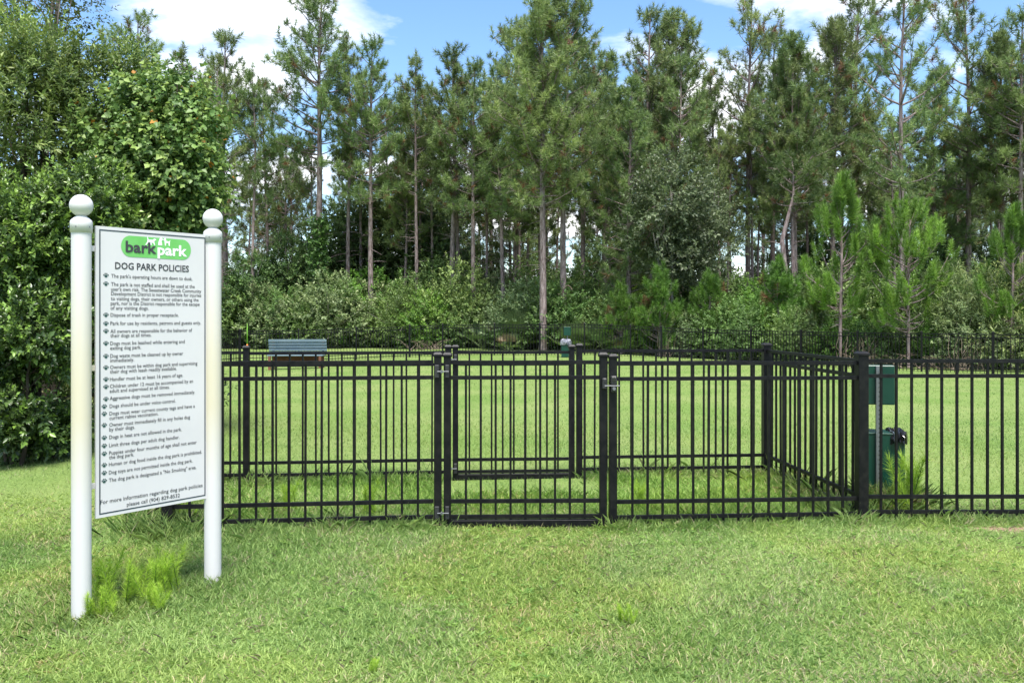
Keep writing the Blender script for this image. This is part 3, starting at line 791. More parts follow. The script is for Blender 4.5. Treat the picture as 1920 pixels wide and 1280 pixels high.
def broad(seed, H, blobs, nshoot, K=9, slen=.3, ln=.09, wid=.05, cols=((.02, .045, .012), (.06, .11, .025)), trunk_r=.07, stems=3, shell=.5, droop=.1, tip=None, matl=None, bark=None, upb=.45, gap=.38, special=None, lumpy=.26):
    """broadleaf tree or shrub: blobs = (x, y, z, rx, ry, rz) lumps that fill with leafy shoots"""
    rs = np.random.RandomState(seed)
    bl = np.array(blobs, float); vol = bl[:, 3] * bl[:, 4] * bl[:, 5]; pr = vol ** .75; pr /= pr.sum()
    n = int(nshoot * 1.6)
    k = rs.choice(len(bl), n, p=pr)
    d = unit(rs.randn(n, 3)); r = rs.rand(n, 1) ** (1 / 3.0) * (1 - shell) + shell * rs.rand(n, 1) ** .35
    lump = 1 + lumpy * np.sin(d[:, 1:2] * 11 + d[:, :1] * 9 + k[:, None]) * .4 + np.where(rs.rand(n, 1) < .07, .22, 0) + lumpy * np.sin(d[:, :1] * 7 + k[:, None] * 2.1) * np.sin(d[:, 1:2] * 6 + d[:, 2:] * 5 + k[:, None])
    p = bl[k, :3] + d * r * lump * bl[k, 3:]
    f3 = fbm(p[:, 0] * 1.7 / slen * .3 + 7 + seed, p[:, 2] * 1.7 / slen * .3 + p[:, 1] * 1.1)
    keep = (f3 > gap) & (p[:, 2] > .03)
    p, d, k = p[keep][:nshoot], d[keep][:nshoot], k[keep][:nshoot]
    dr = unit(d * .9 + np.array([[0, 0, upb]]) + rs.randn(len(p), 3) * .45)
    cols_ = mixcol(rs, len(p), cols[0], cols[1], 1.3)
    patch = vnoise(p[:, 0] * 2.2 + 3, p[:, 2] * 2.2 + p[:, 1])[:, None]; cols_ = cols_ * (.75 + .5 * patch)
    V, Fc, C = shoots(rs, p, dr, K, slen, ln, wid, cols_, droop, tip)
    if special:
        frac, scol = special; pick = rs.rand(len(V) // 4) < frac; C = C.copy(); C.reshape(-1, 4, 3)[pick] = np.array(scol)
    tr = QB()
    for s in range(stems):
        x0 = rs.uniform(-.12, .12, 2) * (stems > 1)
        tgt = bl[rs.choice(len(bl), p=pr), :3] + rs.randn(3) * bl[:, 3:].min() * .2 if stems > 1 else bl[bl[:, 2].argmax(), :3]
        t = np.linspace(0, 1, 8)[:, None]; a = np.array([x0[0], x0[1], -.1])
        pts = a + (tgt - a) * np.concatenate([t ** 1.3, t ** 1.3, t], 1) + np.concatenate([np.sin(t * 6 + s) * .04 * H * .2] * 2 + [t * 0], 1)
        tr.tube(pts, np.linspace(trunk_r, trunk_r * .3, 8), 7)
        for _ in range(9 if stems < 3 else 4):
            f = rs.uniform(.35, .95); b = pts[int(f * 7)]
            e = bl[rs.choice(len(bl), p=pr)]; e = e[:3] + rs.randn(3) * e[3:] * .45
            q = np.linspace(0, 1, 5)[:, None]
            tr.tube(b + (e - b) * q + np.array([[0, 0, .12 * H * .3]]) * q * (1 - q), np.linspace(trunk_r * .35, .006, 5), 4)
    return dict(H=H, parts=[("trunk", tr.mesh("trunk"), bark or M_GREYBARK), ("crown", mesh_np("crown", V, Fc, C), matl or M_LEAF)])
def plant(proto, name, label, cat, x, y, H=None, rz=0.0, group=None, sx=1.0, zoff=0.0):
    s = 1.0 if H is None else H / proto["H"]
    t = thing(name, label, cat, (x, y, float(gz(x, y)) + zoff), rz, group)
    for (nm, me, mt) in proto["parts"]:
        o = link(nm, me, mt, t)
        if nm in ('branches', 'crown', 'fronds', 'stalks', 'leaves'): o['kind'] = 'stuff'
        o.scale = (s * sx, s * sx, s)
    return t
def Htop(ytop, d): return CAMH + (HY - ytop) * d / F

# ------------------------------------------------------------------ pines
PINES = {
 "tall":   pine(11, 16, .48, .15, 2.7, .56, (3, 5), 17),
 "dense":  pine(12, 16, .42, .16, 3.0, .46, (4, 6), 19),
 "slim":   pine(13, 16, .54, .12, 2.0, .58, (3, 5), 13, stubs=20),
 "sparse": pine(14, 16, .40, .14, 3.2, .72, (3, 4), 15, shape=.6, brown=.05, up=.5),
 "low":    pine(15, 14, .20, .13, 2.7, .52, (3, 5), 17, stubs=6),
 "slim2":  pine(16, 15, .46, .11, 2.3, .60, (3, 5), 13, stubs=24, leanx=-.02),
 "tall2":  pine(17, 17, .50, .18, 3.0, .54, (3, 5), 18, leanx=.012, shape=.65),
}
CROOK = pine(21, 9.0, .80, .17, 1.9, .42, (4, 5), 10, wob=.1, bend=[(0, 0), (.45, -.05), (.62, -.18), (.72, .05), (.85, .38), (1, .42)], stubs=10, shape=.5, cols=((.05, .085, .025), (.12, .18, .05)))
YL, YD = (0.23, 0.40, 0.06), (0.09, 0.17, 0.035)
YOUNG = pine(31, 6.0, .34, .055, 1.65, .48, (4, 6), 4.6, K=200, alen=.66, nlen=.22, wid=.018, cols=(YD, YL), stubs=10, up=.9, shape=.8, brown=.0, wob=.08, upt=1.7, stub_l=(.15, .45), spr=(.45, 1.2), mint=2)
YOUNG2 = pine(32, 6.0, .28, .06, 1.8, .52, (4, 5), 4.6, K=200, alen=.66, nlen=.23, wid=.018, cols=(YD, YL), stubs=10, up=.8, shape=.5, brown=.0, wob=.08, upt=1.6, stub_l=(.15, .45), spr=(.45, 1.2), mint=2)
BUSHY = pine(33, 3.5, .06, .05, 1.2, .34, (4, 6), 5, K=110, alen=.34, nlen=.24, wid=.018, upt=1.2, cols=((.06, .13, .022), (.14, .26, .04)), stubs=4, up=.8, shape=.6, wob=.05)

SPEC = [  # photo x, distance, top y, kind, label
 (265, 40, 25, "sparse", "pine whose tip rises above the vine covered tree by the sign"),
 (345, 46, 95, "slim", "slim pine just left of the pine over the sign's right ball"),
 (422, 47, 58, "tall", "pine rising behind the ball on the sign's right post"),
 (505, 50, 150, "slim2", "thin pine standing left of the tallest pine behind the bench"),
 (596, 44.5, -25, "tall2", "tallest pine behind the bench, its thick trunk hung with vines"),
 (653, 46, 78, "slim", "straight bare trunked pine right of the bench's tallest pine"),
 (696, 44, 72, "tall", "pine with narrow crown between bench and the blue grey fence posts"),
 (735, 50, 190, "slim2", "dying thin pine with few needles left of the dark oak"),
 (781, 44, 112, "slim", "dark trunked pine before the dark vine covered tree"),
 (849, 43, 92, "tall", "left trunk of the twin pines behind the yard fence"),
 (862, 43.4, 120, "slim2", "right trunk of the twin pines behind the yard fence"),
 (945, 41, 130, "slim2", "pale thin leaning pine above the palmetto clump"),
 (965, 46, 40, "tall2", "pine with sparse top behind the palmetto clump"),
 (1018, 37, 0, "dense", "thick pine leaning right beside the palmetto clump"),
 (1057, 38, -30, "dense", "thick pine ringed by a looping vine near the far waste station"),
 (1092, 44, 70, "tall", "pine just behind the far waste station's thick pine"),
 (1135, 45, 105, "low", "low branched pine between far waste station and pale barked hardwood"),
 (1180, 38, 150, "low", "low branched pine with pale trunk beside the pale barked hardwood"),
 (1218, 46, 15, "tall", "pine with spiky tip rising over the pale barked hardwood"),
 (1262, 47, 20, "dense", "broad pine crown above the grey green hardwood"),
 (1335, 46, 140, "slim", "slim pine right of the grey green hardwood before open sky"),
 (1403, 45, -5, "sparse", "tall open pine left of the crooked pine"),
 (1450, 47, 60, "tall", "straight pine directly behind the crooked pine"),
 (1490, 42, 62, "dense", "dense pine crown standing over the crooked pine"),
 (1562, 45, 35, "dense", "dense pine behind the bright candle tipped sapling"),
 (1608, 48, -40, "sparse", "very tall open pine between the two candle tipped saplings"),
 (1692, 38, -70, "sparse", "tall wide limbed pine behind the right candle tipped sapling"),
 (1752, 46, 130, "low", "low branched pine over the dark hollow in the wood"),
 (1815, 45, -30, "sparse", "tall open pine above the feathery willow like shrub"),
 (1880, 43, 60, "dense", "dense pine behind the rightmost young pine"),
 (1915, 41, 15, "tall", "tall pine at the wood's end past the feathery shrub"),
 (2010, 42, 30, "dense", "dense pine beyond the last young pine"),
 (2110, 44, 0, "tall", "tall pine beyond the dense pine past the last young pine"),
]
rp = random.Random(9)
for (x, d, yt, k, lab) in SPEC:
    plant(PINES[k], "pine_tree", lab, "pine tree", at_x(x, d), d, Htop(yt, d), rp.uniform(0, 6.28) if k not in ("tall2", "slim2") else rp.uniform(-.4, .4), "pines along the yard", rp.uniform(.9, 1.1))
plant(CROOK, "pine_tree", "crooked pine with a bent bare trunk above the yard fence", "pine tree", at_x(1474, 36), 36, Htop(300, 36), .1, "pines along the yard", 1.1)
kinds = ["slim", "tall", "slim2", "low", "dense", "sparse", "tall2"]
for i in range(44):
    x = 330 + i * 40 + rp.uniform(-24, 24); d = rp.uniform(50, 82); Hh = rp.uniform(10.5, 15.5)
    if 420 < x < 660 and i % 3: Hh *= .8
    plant(PINES[kinds[rp.randrange(7)] if x < 1000 else ('tall', 'dense', 'low', 'slim')[i % 4]], "pine_tree", "slim pine standing in the back ranks of the wood", "pine tree", at_x(x, d), d, Hh, rp.uniform(0, 6.28), "pines deep in the wood", rp.uniform(.85, 1.1))
for i in range(44):
    x = 385 + i * 52 + rp.uniform(-22, 22) if i < 30 else 830 + (i - 30) * 50 + rp.uniform(-20, 20); d = rp.uniform(43, 54) if i < 30 else rp.uniform(40.5, 47)
    plant(PINES[("slim", "slim2", "slim", "tall")[i % 4]], "pine_tree", "thin pine with long bare trunk in the middle ranks of the wood", "pine tree", at_x(x, d), d, rp.uniform(10.5, 15.0), rp.uniform(0, 6.28), "thin pines in the middle ranks", rp.uniform(.75, .95))
for (x, d, yt, p, lab) in [(1576, 29.8, 352, YOUNG, "bright young pine with upright candle tips and a bare reddish lower trunk"),
                        (1704, 28.6, 392, YOUNG2, "bright young pine with spreading candle tips beside the dark hollow"),
                        (1897, 27.2, 402, YOUNG, "bright young pine rising from the pale feathery shrub"),
                        (2040, 27.5, 420, YOUNG2, "bright young pine past the pale feathery shrub")]:
    plant(p, "young_pine", lab, "young pine", at_x(x, d), d, Htop(yt, d), rp.uniform(0, 6), "young pines behind the yard fence")
for (x, d, yt, lab) in [(1238, 34.6, 515, "bushy low pine at the foot of the pale barked hardwood"), (1330, 34.8, 522, "bushy low pine right of the pale barked hardwood"),
                        (1165, 35.2, 545, "small bushy pine near the far waste station"), (1460, 34, 500, "bushy low pine under the crooked pine"), (1745, 28.5, 598, "tiny pine tuft at the yard fence by the young pines"),
                        (1540, 32, 540, "bushy low pine beside the bare trunked young pine")]:
    plant(BUSHY, "bushy_pine", lab, "young pine", at_x(x, d), d, Htop(yt, d), rp.uniform(0, 6), "bushy low pines")

# ------------------------------------------------------------------ hardwoods and dark understorey
DK = ((.055, .10, .03), (.16, .24, .075))
oak = broad(41, 7, [(0, 0, 4.4, 2.0, 1.8, 2.2), (-1.2, 0, 3.0, 1.5, 1.4, 1.6), (1.2, .2, 3.2, 1.5, 1.4, 1.7), (.2, 0, 6.0, 1.1, 1.1, 1.0), (0, 0, 1.5, 1.6, 1.4, 1.3)], 2600, 9, .45, .17, .10, DK, .14, 2)
oak2 = broad(42, 7, [(-.5, 0, 4.8, 1.5, 1.6, 1.9), (.9, 0, 3.4, 1.7, 1.5, 1.5), (-1.1, .2, 2.4, 1.6, 1.5, 1.5), (.6, 0, 1.4, 1.7, 1.5, 1.3)], 2600, 9, .45, .16, .09, ((.055, .105, .03), (.15, .23, .065)), .13, 2)
hard = broad(43, 8.5, [(0, 0, 6.3, 1.5, 1.4, 1.7), (.9, 0, 4.9, 1.3, 1.2, 1.1), (-.8, 0, 4.8, 1.1, 1.1, 1.2), (.2, 0, 3.6, 1.4, 1.2, .8)], 1700, 8, .4, .13, .085, ((.06, .09, .042), (.16, .21, .10)), .07, 2, gap=.46)
for (x, d, yt, p, lab, sx) in [(455, 44, 465, oak2, "rounded green tree between sign and bench", 1.1), (530, 46, 430, oak2, "olive green tree left of the bench's tallest pine", 1.0),
    (640, 50, 380, oak, "dark tree behind the bare trunked pines right of the bench", 1.1), (745, 50, 350, oak, "large dark leafy tree left of the dark trunked pine", 1.15), (815, 48, 385, oak, "dark vine covered tree left of the twin pines", 1.0),
    (905, 49, 440, oak2, "leafy tree right of the twin pines", .9), (1000, 52, 470, oak, "dark leafy mass behind the thick leaning pine", 1.0), (1110, 52, 450, oak2, "dark leafy tree behind the looping vine", 1.0), (1215, 50, 410, oak, "dark leafy tree behind the pale barked hardwood", .9),
    (1425, 48, 470, oak2, "dark leafy tree behind the crooked pine", .8), (1545, 48, 430, oak, "dark leafy tree behind the bare trunked young pine", 1.0), (1640, 47, 420, oak, "dark leafy tree between the candle tipped saplings", 1.0),
    (1740, 46, 450, oak, "dark leafy tree forming the shady hollow", 1.0), (1830, 46, 440, oak2, "dark leafy tree over the feathery shrub", 1.0), (1930, 45, 430, oak, "dark leafy tree at the wood's end", 1.1), (2050, 44, 430, oak2, "leafy tree beyond the wood's end", 1.1), (1340, 52, 500, oak, "dark leafy tree under the open sky gap", .8)]:
    plant(p, "leafy_tree", lab, "tree", at_x(x, d), d, Htop(yt, d), rp.uniform(0, 6.28), "leafy trees among the pines", sx)
plant(hard, "leafy_tree", "grey green hardwood with pale slender trunk behind the yard fence", "tree", at_x(1258, 36.5), 36.5, Htop(245, 36.5), .6, "leafy trees among the pines", 1.05)
plant(hard, "leafy_tree", "slender hardwood with dark leaves right of the pale barked one", "tree", at_x(1310, 39), 39, Htop(300, 39), 2.6, "leafy trees among the pines", 1.0)
back = broad(44, 6, [(-2.5, 0, 2.2, 2.4, 1.5, 2.2), (0, .4, 3.0, 2.4, 1.5, 2.6), (2.5, 0, 2.4, 2.4, 1.5, 2.3)], 2200, 8, .6, .24, .15, DK, .12, 4)
for i in range(22):
    x = 330 + i * 78 + rp.uniform(-20, 20); d = rp.uniform(62, 88)
    plant(back, "leafy_tree", "dark thicket tree far back between the pine trunks", "tree", at_x(x, d), d, rp.uniform(4.8, 7.0), rp.uniform(-.5, .5), "thicket trees deep in the wood")

# shrubs along the far fence
def shr(seed, c, tip=None, ln=.10, wid=.05, n=900, gap=.3, up=.55):
    return broad(seed, 2.6, [(0, 0, 1.0, 1.15, 1.0, 1.0), (-.7, .1, .8, .8, .8, .8), (.7, -.1, .9, .8, .8, .85), (.15, 0, 1.8, .75, .7, .75)], n, 10, .32, ln, wid, c, .03, 5, gap=gap, tip=tip, upb=up)
SH = [shr(51, ((.085, .15, .04), (.21, .31, .09)), ((.30, .39, .13), .5)), shr(52, ((.065, .125, .032), (.16, .26, .07))), shr(53, ((.10, .15, .06), (.23, .31, .13)), ((.30, .36, .17), .5)),
      shr(54, ((.07, .155, .024), (.19, .33, .055)))]
feather = shr(55, ((.10, .15, .05), (.22, .29, .10)), ((.30, .36, .12), .6), .13, .026, 950, .36, .5)
ROW = []
for i, x in enumerate(range(425, 1150, 38)):
    d = 43.5 - 4.5 * smooth(600, 1000, x) + rp.uniform(-.7, 1.6)
    yt = 545 + rp.uniform(-28, 22) - (18 if x < 620 else 0)
    ROW.append((x + rp.uniform(-12, 12), d, yt, [1, 1, 3, 0, 0, 2, 0, 2][i % 8] if x > 600 else [1, 1, 2][i % 3]))
for i, x in enumerate(range(440, 1900, 62)):
    d = float(np.interp(x, [440, 1000, 1300, 1900], [47, 43, 40, 34])) + rp.uniform(-.6, 1.2)
    ROW.append((x + rp.uniform(-16, 16), d, 512 + rp.uniform(-30, 28), [3, 1, 0, 1][i % 4]))
for i, x in enumerate(range(1150, 2100, 44)):
    d = float(np.interp(x, [1150, 1240, 1408, 1608, 1862, 2100], [37, 34.5, 33, 30, 27.6, 26])) + rp.uniform(.2, 1.6)
    ROW.append((x + rp.uniform(-12, 12), d, 578 + rp.uniform(-32, 20), [1, 3, 0, 2, 3, 1][i % 6]))
NM = ["pale green shrub with light new shoots at the wood's edge", "plain mid green shrub in the hedge at the wood's edge", "silvery green shrub at the wood's edge", "bright green shrub at the wood's edge"]
for (x, d, yt, k) in ROW:
    plant(SH[k], "shrub", NM[k], "shrub", at_x(x, d), d, max(1.0, Htop(yt, d)), rp.uniform(0, 6.28), NM[k].replace(" shrub", " shrubs").split(" at ")[0].split(" in ")[0].split(" with")[0] + " behind the yard fence", 1.15)
for (x, d, yt, lab) in [(1800, 29.2, 480, "feathery pale shrub right of the dark hollow"), (1890, 28.4, 470, "pale feathery shrub around the rightmost young pine"), (1935, 27.4, 500, "pale feathery shrub at the end of the yard fence"), (868, 41, 492, "tall pale shrub before the twin pines"), (930, 42, 510, "rounded grey green shrub right of the twin pines")]:
    plant(feather if x > 1000 else SH[0 if x < 900 else 2], "shrub", lab, "shrub", at_x(x, d), d, Htop(yt, d), rp.uniform(0, 6), "tall pale shrubs", .95)

# palmettos: fans of stiff blades on stalks
def palmetto(seed, nf=16, brown=.1):
    rs = np.random.RandomState(seed); V = []; C = []; q = QB()
    for f in range(nf):
        a = rs.rand() * 6.28; e = rs.uniform(.35, 1.3); hd = np.array([math.cos(a) * math.cos(e), math.sin(a) * math.cos(e), math.sin(e)])
        ls = rs.uniform(.5, 1.0); c = hd * ls; q.tube(np.array([[0, 0, 0], c * .5 + [0, 0, .03], c]), [.014, .011, .009], 4)
        sd = unit(np.cross(hd, [0, 0, 1.0])); nv = np.cross(sd, hd)
        col = np.array((.21, .17, .09)) if rs.rand() < brown else np.array(mixcol(rs, 1, (.05, .095, .03), (.15, .22, .08))[0])
        for k in np.linspace(-1.5, 1.5, 19):
            bd_ = unit(hd * math.cos(k) + sd * math.sin(k) + nv * .12); L_ = rs.uniform(.42, .58); w_ = unit(np.cross(bd_, nv)) * .017
            m_ = c + bd_ * L_ * .4
            V += [c, m_ - w_, c + bd_ * L_ - [0, 0, .05], c, c + bd_ * L_ - [0, 0, .05], m_ + w_]; C += [col * rs.uniform(.8, 1.2)] * 6
    V = np.array(V); return dict(H=1.3, parts=[("stalks", q.mesh("stalks"), M_LEAF_G), ("fronds", mesh_np("fronds", V, tri3(V), np.array(C)), M_LEAF)])
M_LEAF_G = mat("palmetto_stalk", (.09, .13, .04), .6)
PM = [palmetto(61), palmetto(62, 20, .05), palmetto(63, 14, .55)]
for (x, d, k, h, lab) in [(905, 38.8, 0, 1.5, "palmetto left of the palmetto clump's tallest"), (940, 38.2, 1, 1.7, "palmetto below the pale leaning pine"), (975, 38, 1, 2.0, "tallest palmetto of the clump before the thick pine"), (1005, 38.4, 0, 1.7, "palmetto at the foot of the thick leaning pine"),
                   (1110, 36.5, 0, 1.7, "palmetto right of the far waste station"), (1135, 36, 1, 1.7, "palmetto before the low branched pine"), (955, 36.3, 2, 1.0, "half dead palmetto with brown fronds at the yard fence"), (1165, 35.5, 2, 1.1, "half dead palmetto under the small bushy pine"), (1075, 36.5, 1, 1.4, "palmetto behind the far waste station")]:
    plant(PM[k], "palmetto", lab, "palmetto", at_x(x, d), d, h, rp.uniform(0, 6), "palmettos behind the yard fence")
# dry brush and fallen fronds
def brush(seed, n, r, h, curl):
    rs = np.random.RandomState(seed); q = QB()
    for _ in range(n):
        b = np.array([rs.uniform(-r, r), rs.uniform(-.3, .3), 0]); a = rs.rand() * 6.28; s = np.linspace(0, 1, 6); hh = h * rs.uniform(.5, 1.1)
        q.tube(b + np.stack([np.cos(a) * s * curl * hh + .05 * np.sin(s * 7 + a), np.sin(a) * s * curl * hh * .6, hh * (s - .45 * curl * s ** 2)], 1), np.linspace(.016, .005, 6), 4)
    return q.mesh("dry_brush")
bm1, bm2 = brush(71, 26, .6, 1.3, .35), brush(72, 34, .8, .8, .9)
for (x, d, me, lab) in [(1600, 29.3, bm1, "upright dry sticks beside the bare trunked young pine"), (1655, 28.6, bm2, "low heap of dry brush between the young pines"), (1770, 27.6, bm2, "reddish dry brush right of the young pines"), (1815, 27.2, bm1, "tall dry sticks under the feathery shrub"),
                        (800, 38.6, bm2, "brown fallen fronds near the blue grey fence posts"), (1260, 34.2, bm1, "dry sticks at the foot of the pale barked hardwood")]:
    o = link("dry_brush", me, M_TWIG, None, (at_x(x, d), d, float(gz(at_x(x, d), d)) - .02), rp.uniform(-.4, .4)); tag(o, lab, "brush", "dry brush behind the yard fence")
# looping vine on the thick pine
q = QB(); a = np.linspace(0, 6.6, 26); c = at(1062, 462, 37.4)
q.tube(np.stack([c[0] + .28 * np.cos(a), c[1] + .1 * np.sin(a * 2) + a * .015, c[2] + .36 * np.sin(a)], 1), .022, 5)
q.tube(np.stack([c[0] + .25 - np.linspace(0, .6, 8), c[1] + np.linspace(0, .2, 8), c[2] - 1.9 + np.sin(np.linspace(0, 5, 8)) * .2], 1), .025, 5)
tag(link("looping_vine", q.mesh("looping_vine"), M_TWIG), "bare vine looped in a ring against the thick pine's trunk", "vine")
# vines climbing the tallest pine behind the bench
vx, vd = at_x(597, 44.2), 44.2
rs = np.random.RandomState(75); n = 520; zz = rs.uniform(1.5, 6.6, n); aa = rs.rand(n) * 6.28
pp = np.stack([vx + np.cos(aa) * rs.uniform(.2, .5, n), vd - .1 + np.sin(aa) * .3, zz], 1)
V, Fc, C = shoots(rs, pp, unit(rs.randn(n, 3) + [0, -.3, .1]), 6, .25, .15, .11, mixcol(rs, n, (.04, .09, .02), (.11, .19, .045)), .3)
tag(link("climbing_vine", mesh_np("climbing_vine", V, Fc, C), M_LEAF), "leafy vine climbing the tallest pine behind the bench", "vine")

# ------------------------------------------------------------------ thicket by the sign
def P2(x, y, d): return at(x, y, d)
def thicket(seed, name, label, base_px, d, lumps, n, **kw):
    bx = at_x(base_px, d); bl = []
    for (x, y, rx, rz_, dd) in lumps:
        c = at(x, y, d + dd); bl.append((c[0] - bx, dd, c[2], rx * d / F, max(.45, .8 * rx * d / F), rz_ * d / F))
    kw.setdefault('bark', M_DARKBARK)
    p = broad(seed, 4, bl, n, **kw)
    return plant(p, name, label, "shrub" if "shrub" in name else "tree", bx, d)
thicket(81, "leafy_tree", "tall dark fine leaved tree behind the glossy shrub by the sign", 90, 10.8,
        [(60, 250, 150, 170, 0), (190, 190, 90, 110, .2), (20, 130, 120, 110, .5), (150, 330, 130, 130, .2), (240, 120, 40, 40, .5), (-120, 260, 150, 220, .3), (100, 120, 70, 60, 0)], 5200,
        K=11, slen=.22, ln=.075, wid=.026, cols=((.065, .105, .028), (.215, .28, .07)), trunk_r=.06, stems=4, gap=.38, tip=((.22, .25, .06), .4))
thicket(82, "vine_covered_tree", "tree draped in broad leaved vine left above the sign", 300, 10.4,
        [(295, 300, 70, 90, 0), (338, 355, 48, 85, -.15), (235, 245, 60, 60, .15), (290, 400, 100, 70, .1), (368, 262, 22, 34, 0), (318, 200, 34, 34, .2), (262, 190, 30, 26, .2), (366, 225, 22, 26, .1), (378, 330, 18, 50, -.1), (215, 320, 40, 60, -.1), (345, 175, 14, 22, .1), (390, 228, 12, 14, 0)], 2700,
        K=8, slen=.28, ln=.068, wid=.060, cols=((.065, .125, .03), (.21, .305, .08)), trunk_r=.05, stems=3, gap=.34, droop=.5, upb=.15, tip=((.27, .34, .08), .4), special=(.012, (.42, .17, .03)))
thicket(83, "leafy_tree", "dark tree filling in behind the upper part of the sign", 270, 11.0,
        [(270, 430, 130, 100, .2), (230, 560, 150, 130, .3), (320, 520, 75, 120, .3), (250, 720, 150, 130, .5), (150, 480, 120, 100, .3), (120, 640, 130, 130, .5), (-40, 560, 150, 180, .6)], 4300,
        K=10, slen=.25, ln=.075, wid=.030, cols=((.045, .078, .024), (.155, .21, .055)), trunk_r=.06, stems=4, gap=.27, tip=((.22, .20, .05), .3))
thicket(84, "glossy_shrub", "bright glossy leaved shrub left of the sign's left post", 95, 9.1,
        [(110, 420, 95, 80, 0), (40, 470, 90, 80, -.2), (170, 370, 60, 50, .1), (90, 540, 80, 70, 0), (-60, 460, 110, 130, 0), (205, 440, 40, 60, .2)], 3000,
        K=13, slen=.19, ln=.052, wid=.030, cols=((.045, .09, .025), (.14, .23, .055)), trunk_r=.03, stems=6, gap=.39, tip=((.30, .46, .08), .75), matl=M_GLOSSY, upb=.7)
thicket(85, "glossy_shrub", "low dark shrub with bright tips on the ground beside the sign", 45, 8.7,
        [(40, 640, 95, 95, 0), (20, 740, 90, 95, -.1), (90, 620, 45, 60, 0), (-90, 680, 110, 150, 0), (60, 800, 60, 45, .1), (110, 720, 50, 90, .5), (105, 810, 45, 40, .4)], 2900,
        K=12, slen=.19, ln=.052, wid=.031, cols=((.034, .068, .02), (.115, .185, .048)), trunk_r=.025, stems=6, gap=.40, tip=((.26, .42, .07), .5), matl=M_GLOSSY, upb=.6)
thicket(86, "leafy_tree", "thin yellowing tree with pinkish limbs over the thicket top", 60, 15,
        [(60, 30, 60, 40, 0), (10, 90, 60, 50, 0), (130, 20, 50, 30, .2), (-40, 0, 80, 70, 0), (100, -60, 90, 50, 0)], 620,
        K=9, slen=.3, ln=.085, wid=.035, cols=((.05, .075, .02), (.14, .16, .045)), trunk_r=.08, stems=2, gap=.40, bark=M_PINEBARK, tip=((.25, .18, .05), .2))

# ------------------------------------------------------------------ weeds and grass
G_A, G_B, G_S = np.array((.17, .272, .075)), np.array((.36, .465, .165)), np.array((.46, .43, .26))
def grass_cols(rs, x, y, straw=.10):
    n = len(x); t = np.clip(.25 + .9 * (fbm(x * 1.3 + 4, y * 1.3) - .3) + rs.randn(n) * .22, 0, 1)[:, None]
    c = G_A * (1 - t) + G_B * t
    st = (rs.rand(n) < straw * (.3 + 2.2 * np.clip(fbm(x * 2.3, y * 2.3 + 8) - .42, 0, 1) * 3))[:, None]
    c = np.where(st, G_S * rs.uniform(.7, 1.1, (n, 1)), c)
    wear = np.exp(-(((x - 1.0) / 1.1) ** 2 + ((y - 5.1) / .55) ** 2)) * .4 + .6 * np.clip(fbm(x * .45 + 31, y * .45 + 2) - .56, 0, 1)
    w_ = (rs.rand(n) < wear)[:, None]; c = np.where(w_, c * .5 + np.array([[.34, .34, .17]]) * .5, c)
    yel = np.clip((fbm(x * .8 + 20, y * .8 + 11) - .45) * 3, 0, .5)[:, None]
    return c * (1 - yel) + c * np.array([[1.18, 1.05, .7]]) * yel
def blades(rs, x, y, h, wid, lean, cols, kite=True):
    n = len(x); z = gz(x, y); a = rs.rand(n) * 6.28; le = lean * rs.uniform(.3, 1.3, n)
    hd = np.stack([np.cos(a), np.sin(a)], 1); h = h * rs.uniform(.6, 1.35, n)
    b = np.stack([x, y, z - .004], 1)
    tip = b + np.stack([hd[:, 0] * h * np.sin(le), hd[:, 1] * h * np.sin(le), h * np.cos(le)], 1)
    fa = rs.rand(n) * 6.28; sd = np.stack([np.cos(fa), np.sin(fa), np.zeros(n)], 1) * (wid * rs.uniform(.7, 1.3, n) / 2)[:, None]
    if kite:
        m_ = b + (tip - b) * .5; m_[:, 2] += h * .16 * np.sin(le)
        V = np.stack([b, m_ - sd, tip, m_ + sd], 1).reshape(-1, 3); i = np.arange(n)[:, None] * 4
        return V, np.concatenate([i + [0, 1, 2], i + [0, 2, 3]], 0), np.repeat(cols, 4, 0)
    V = np.stack([b - sd, b + sd, tip], 1).reshape(-1, 3)
    return V, np.arange(3 * n).reshape(-1, 3), np.repeat(cols, 3, 0)
def region(rs, n, y0, y1, pad=.9):
    y = np.sqrt(rs.uniform(y0 ** 2, y1 ** 2, n)); x = rs.uniform(-1, 1, n) * (.68 * y + pad)
    return x, y
def grass_object(name, label, pieces):
    off = 0; Vs, Fs, Cs = [], [], []
    for V, Fc, C in pieces:
        Vs.append(V); Fs.append(Fc + off); Cs.append(C); off += len(V)
    return tag(link(name, mesh_np(name, np.concatenate(Vs), np.concatenate(Fs), np.concatenate(Cs)), M_GRASS), label, "grass", None, "stuff")
rs = np.random.RandomState(91)
x, y = region(rs, 430000, 2.9, 7.4)
k = rs.rand(len(x)) > soil_mask(x, y) * .95; k &= (fbm(x * 3, y * 3 + 2) + rs.rand(len(x)) * .5 > .40)
k &= rs.rand(len(x)) < 1 - smooth(5.0, 7.4, y); x, y = x[k], y[k]
hh = .046 * (.7 + .7 * fbm(x * 1.8 + 2, y * 1.8)) * (1 - .25 * smooth(-1, 3, x) * smooth(4, 5.4, y))
p1 = blades(rs, x, y, hh, .0044, 1.15, grass_cols(rs, x, y) * 1.28)
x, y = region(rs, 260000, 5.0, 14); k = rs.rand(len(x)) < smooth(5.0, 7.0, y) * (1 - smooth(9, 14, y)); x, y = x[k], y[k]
p2 = blades(rs, x, y, .042, .0008 * y, 1.3, grass_cols(rs, x, y, .06) * (1 - smooth(6, 11, y)[:, None] * [[.32, .23, .40]]), False)
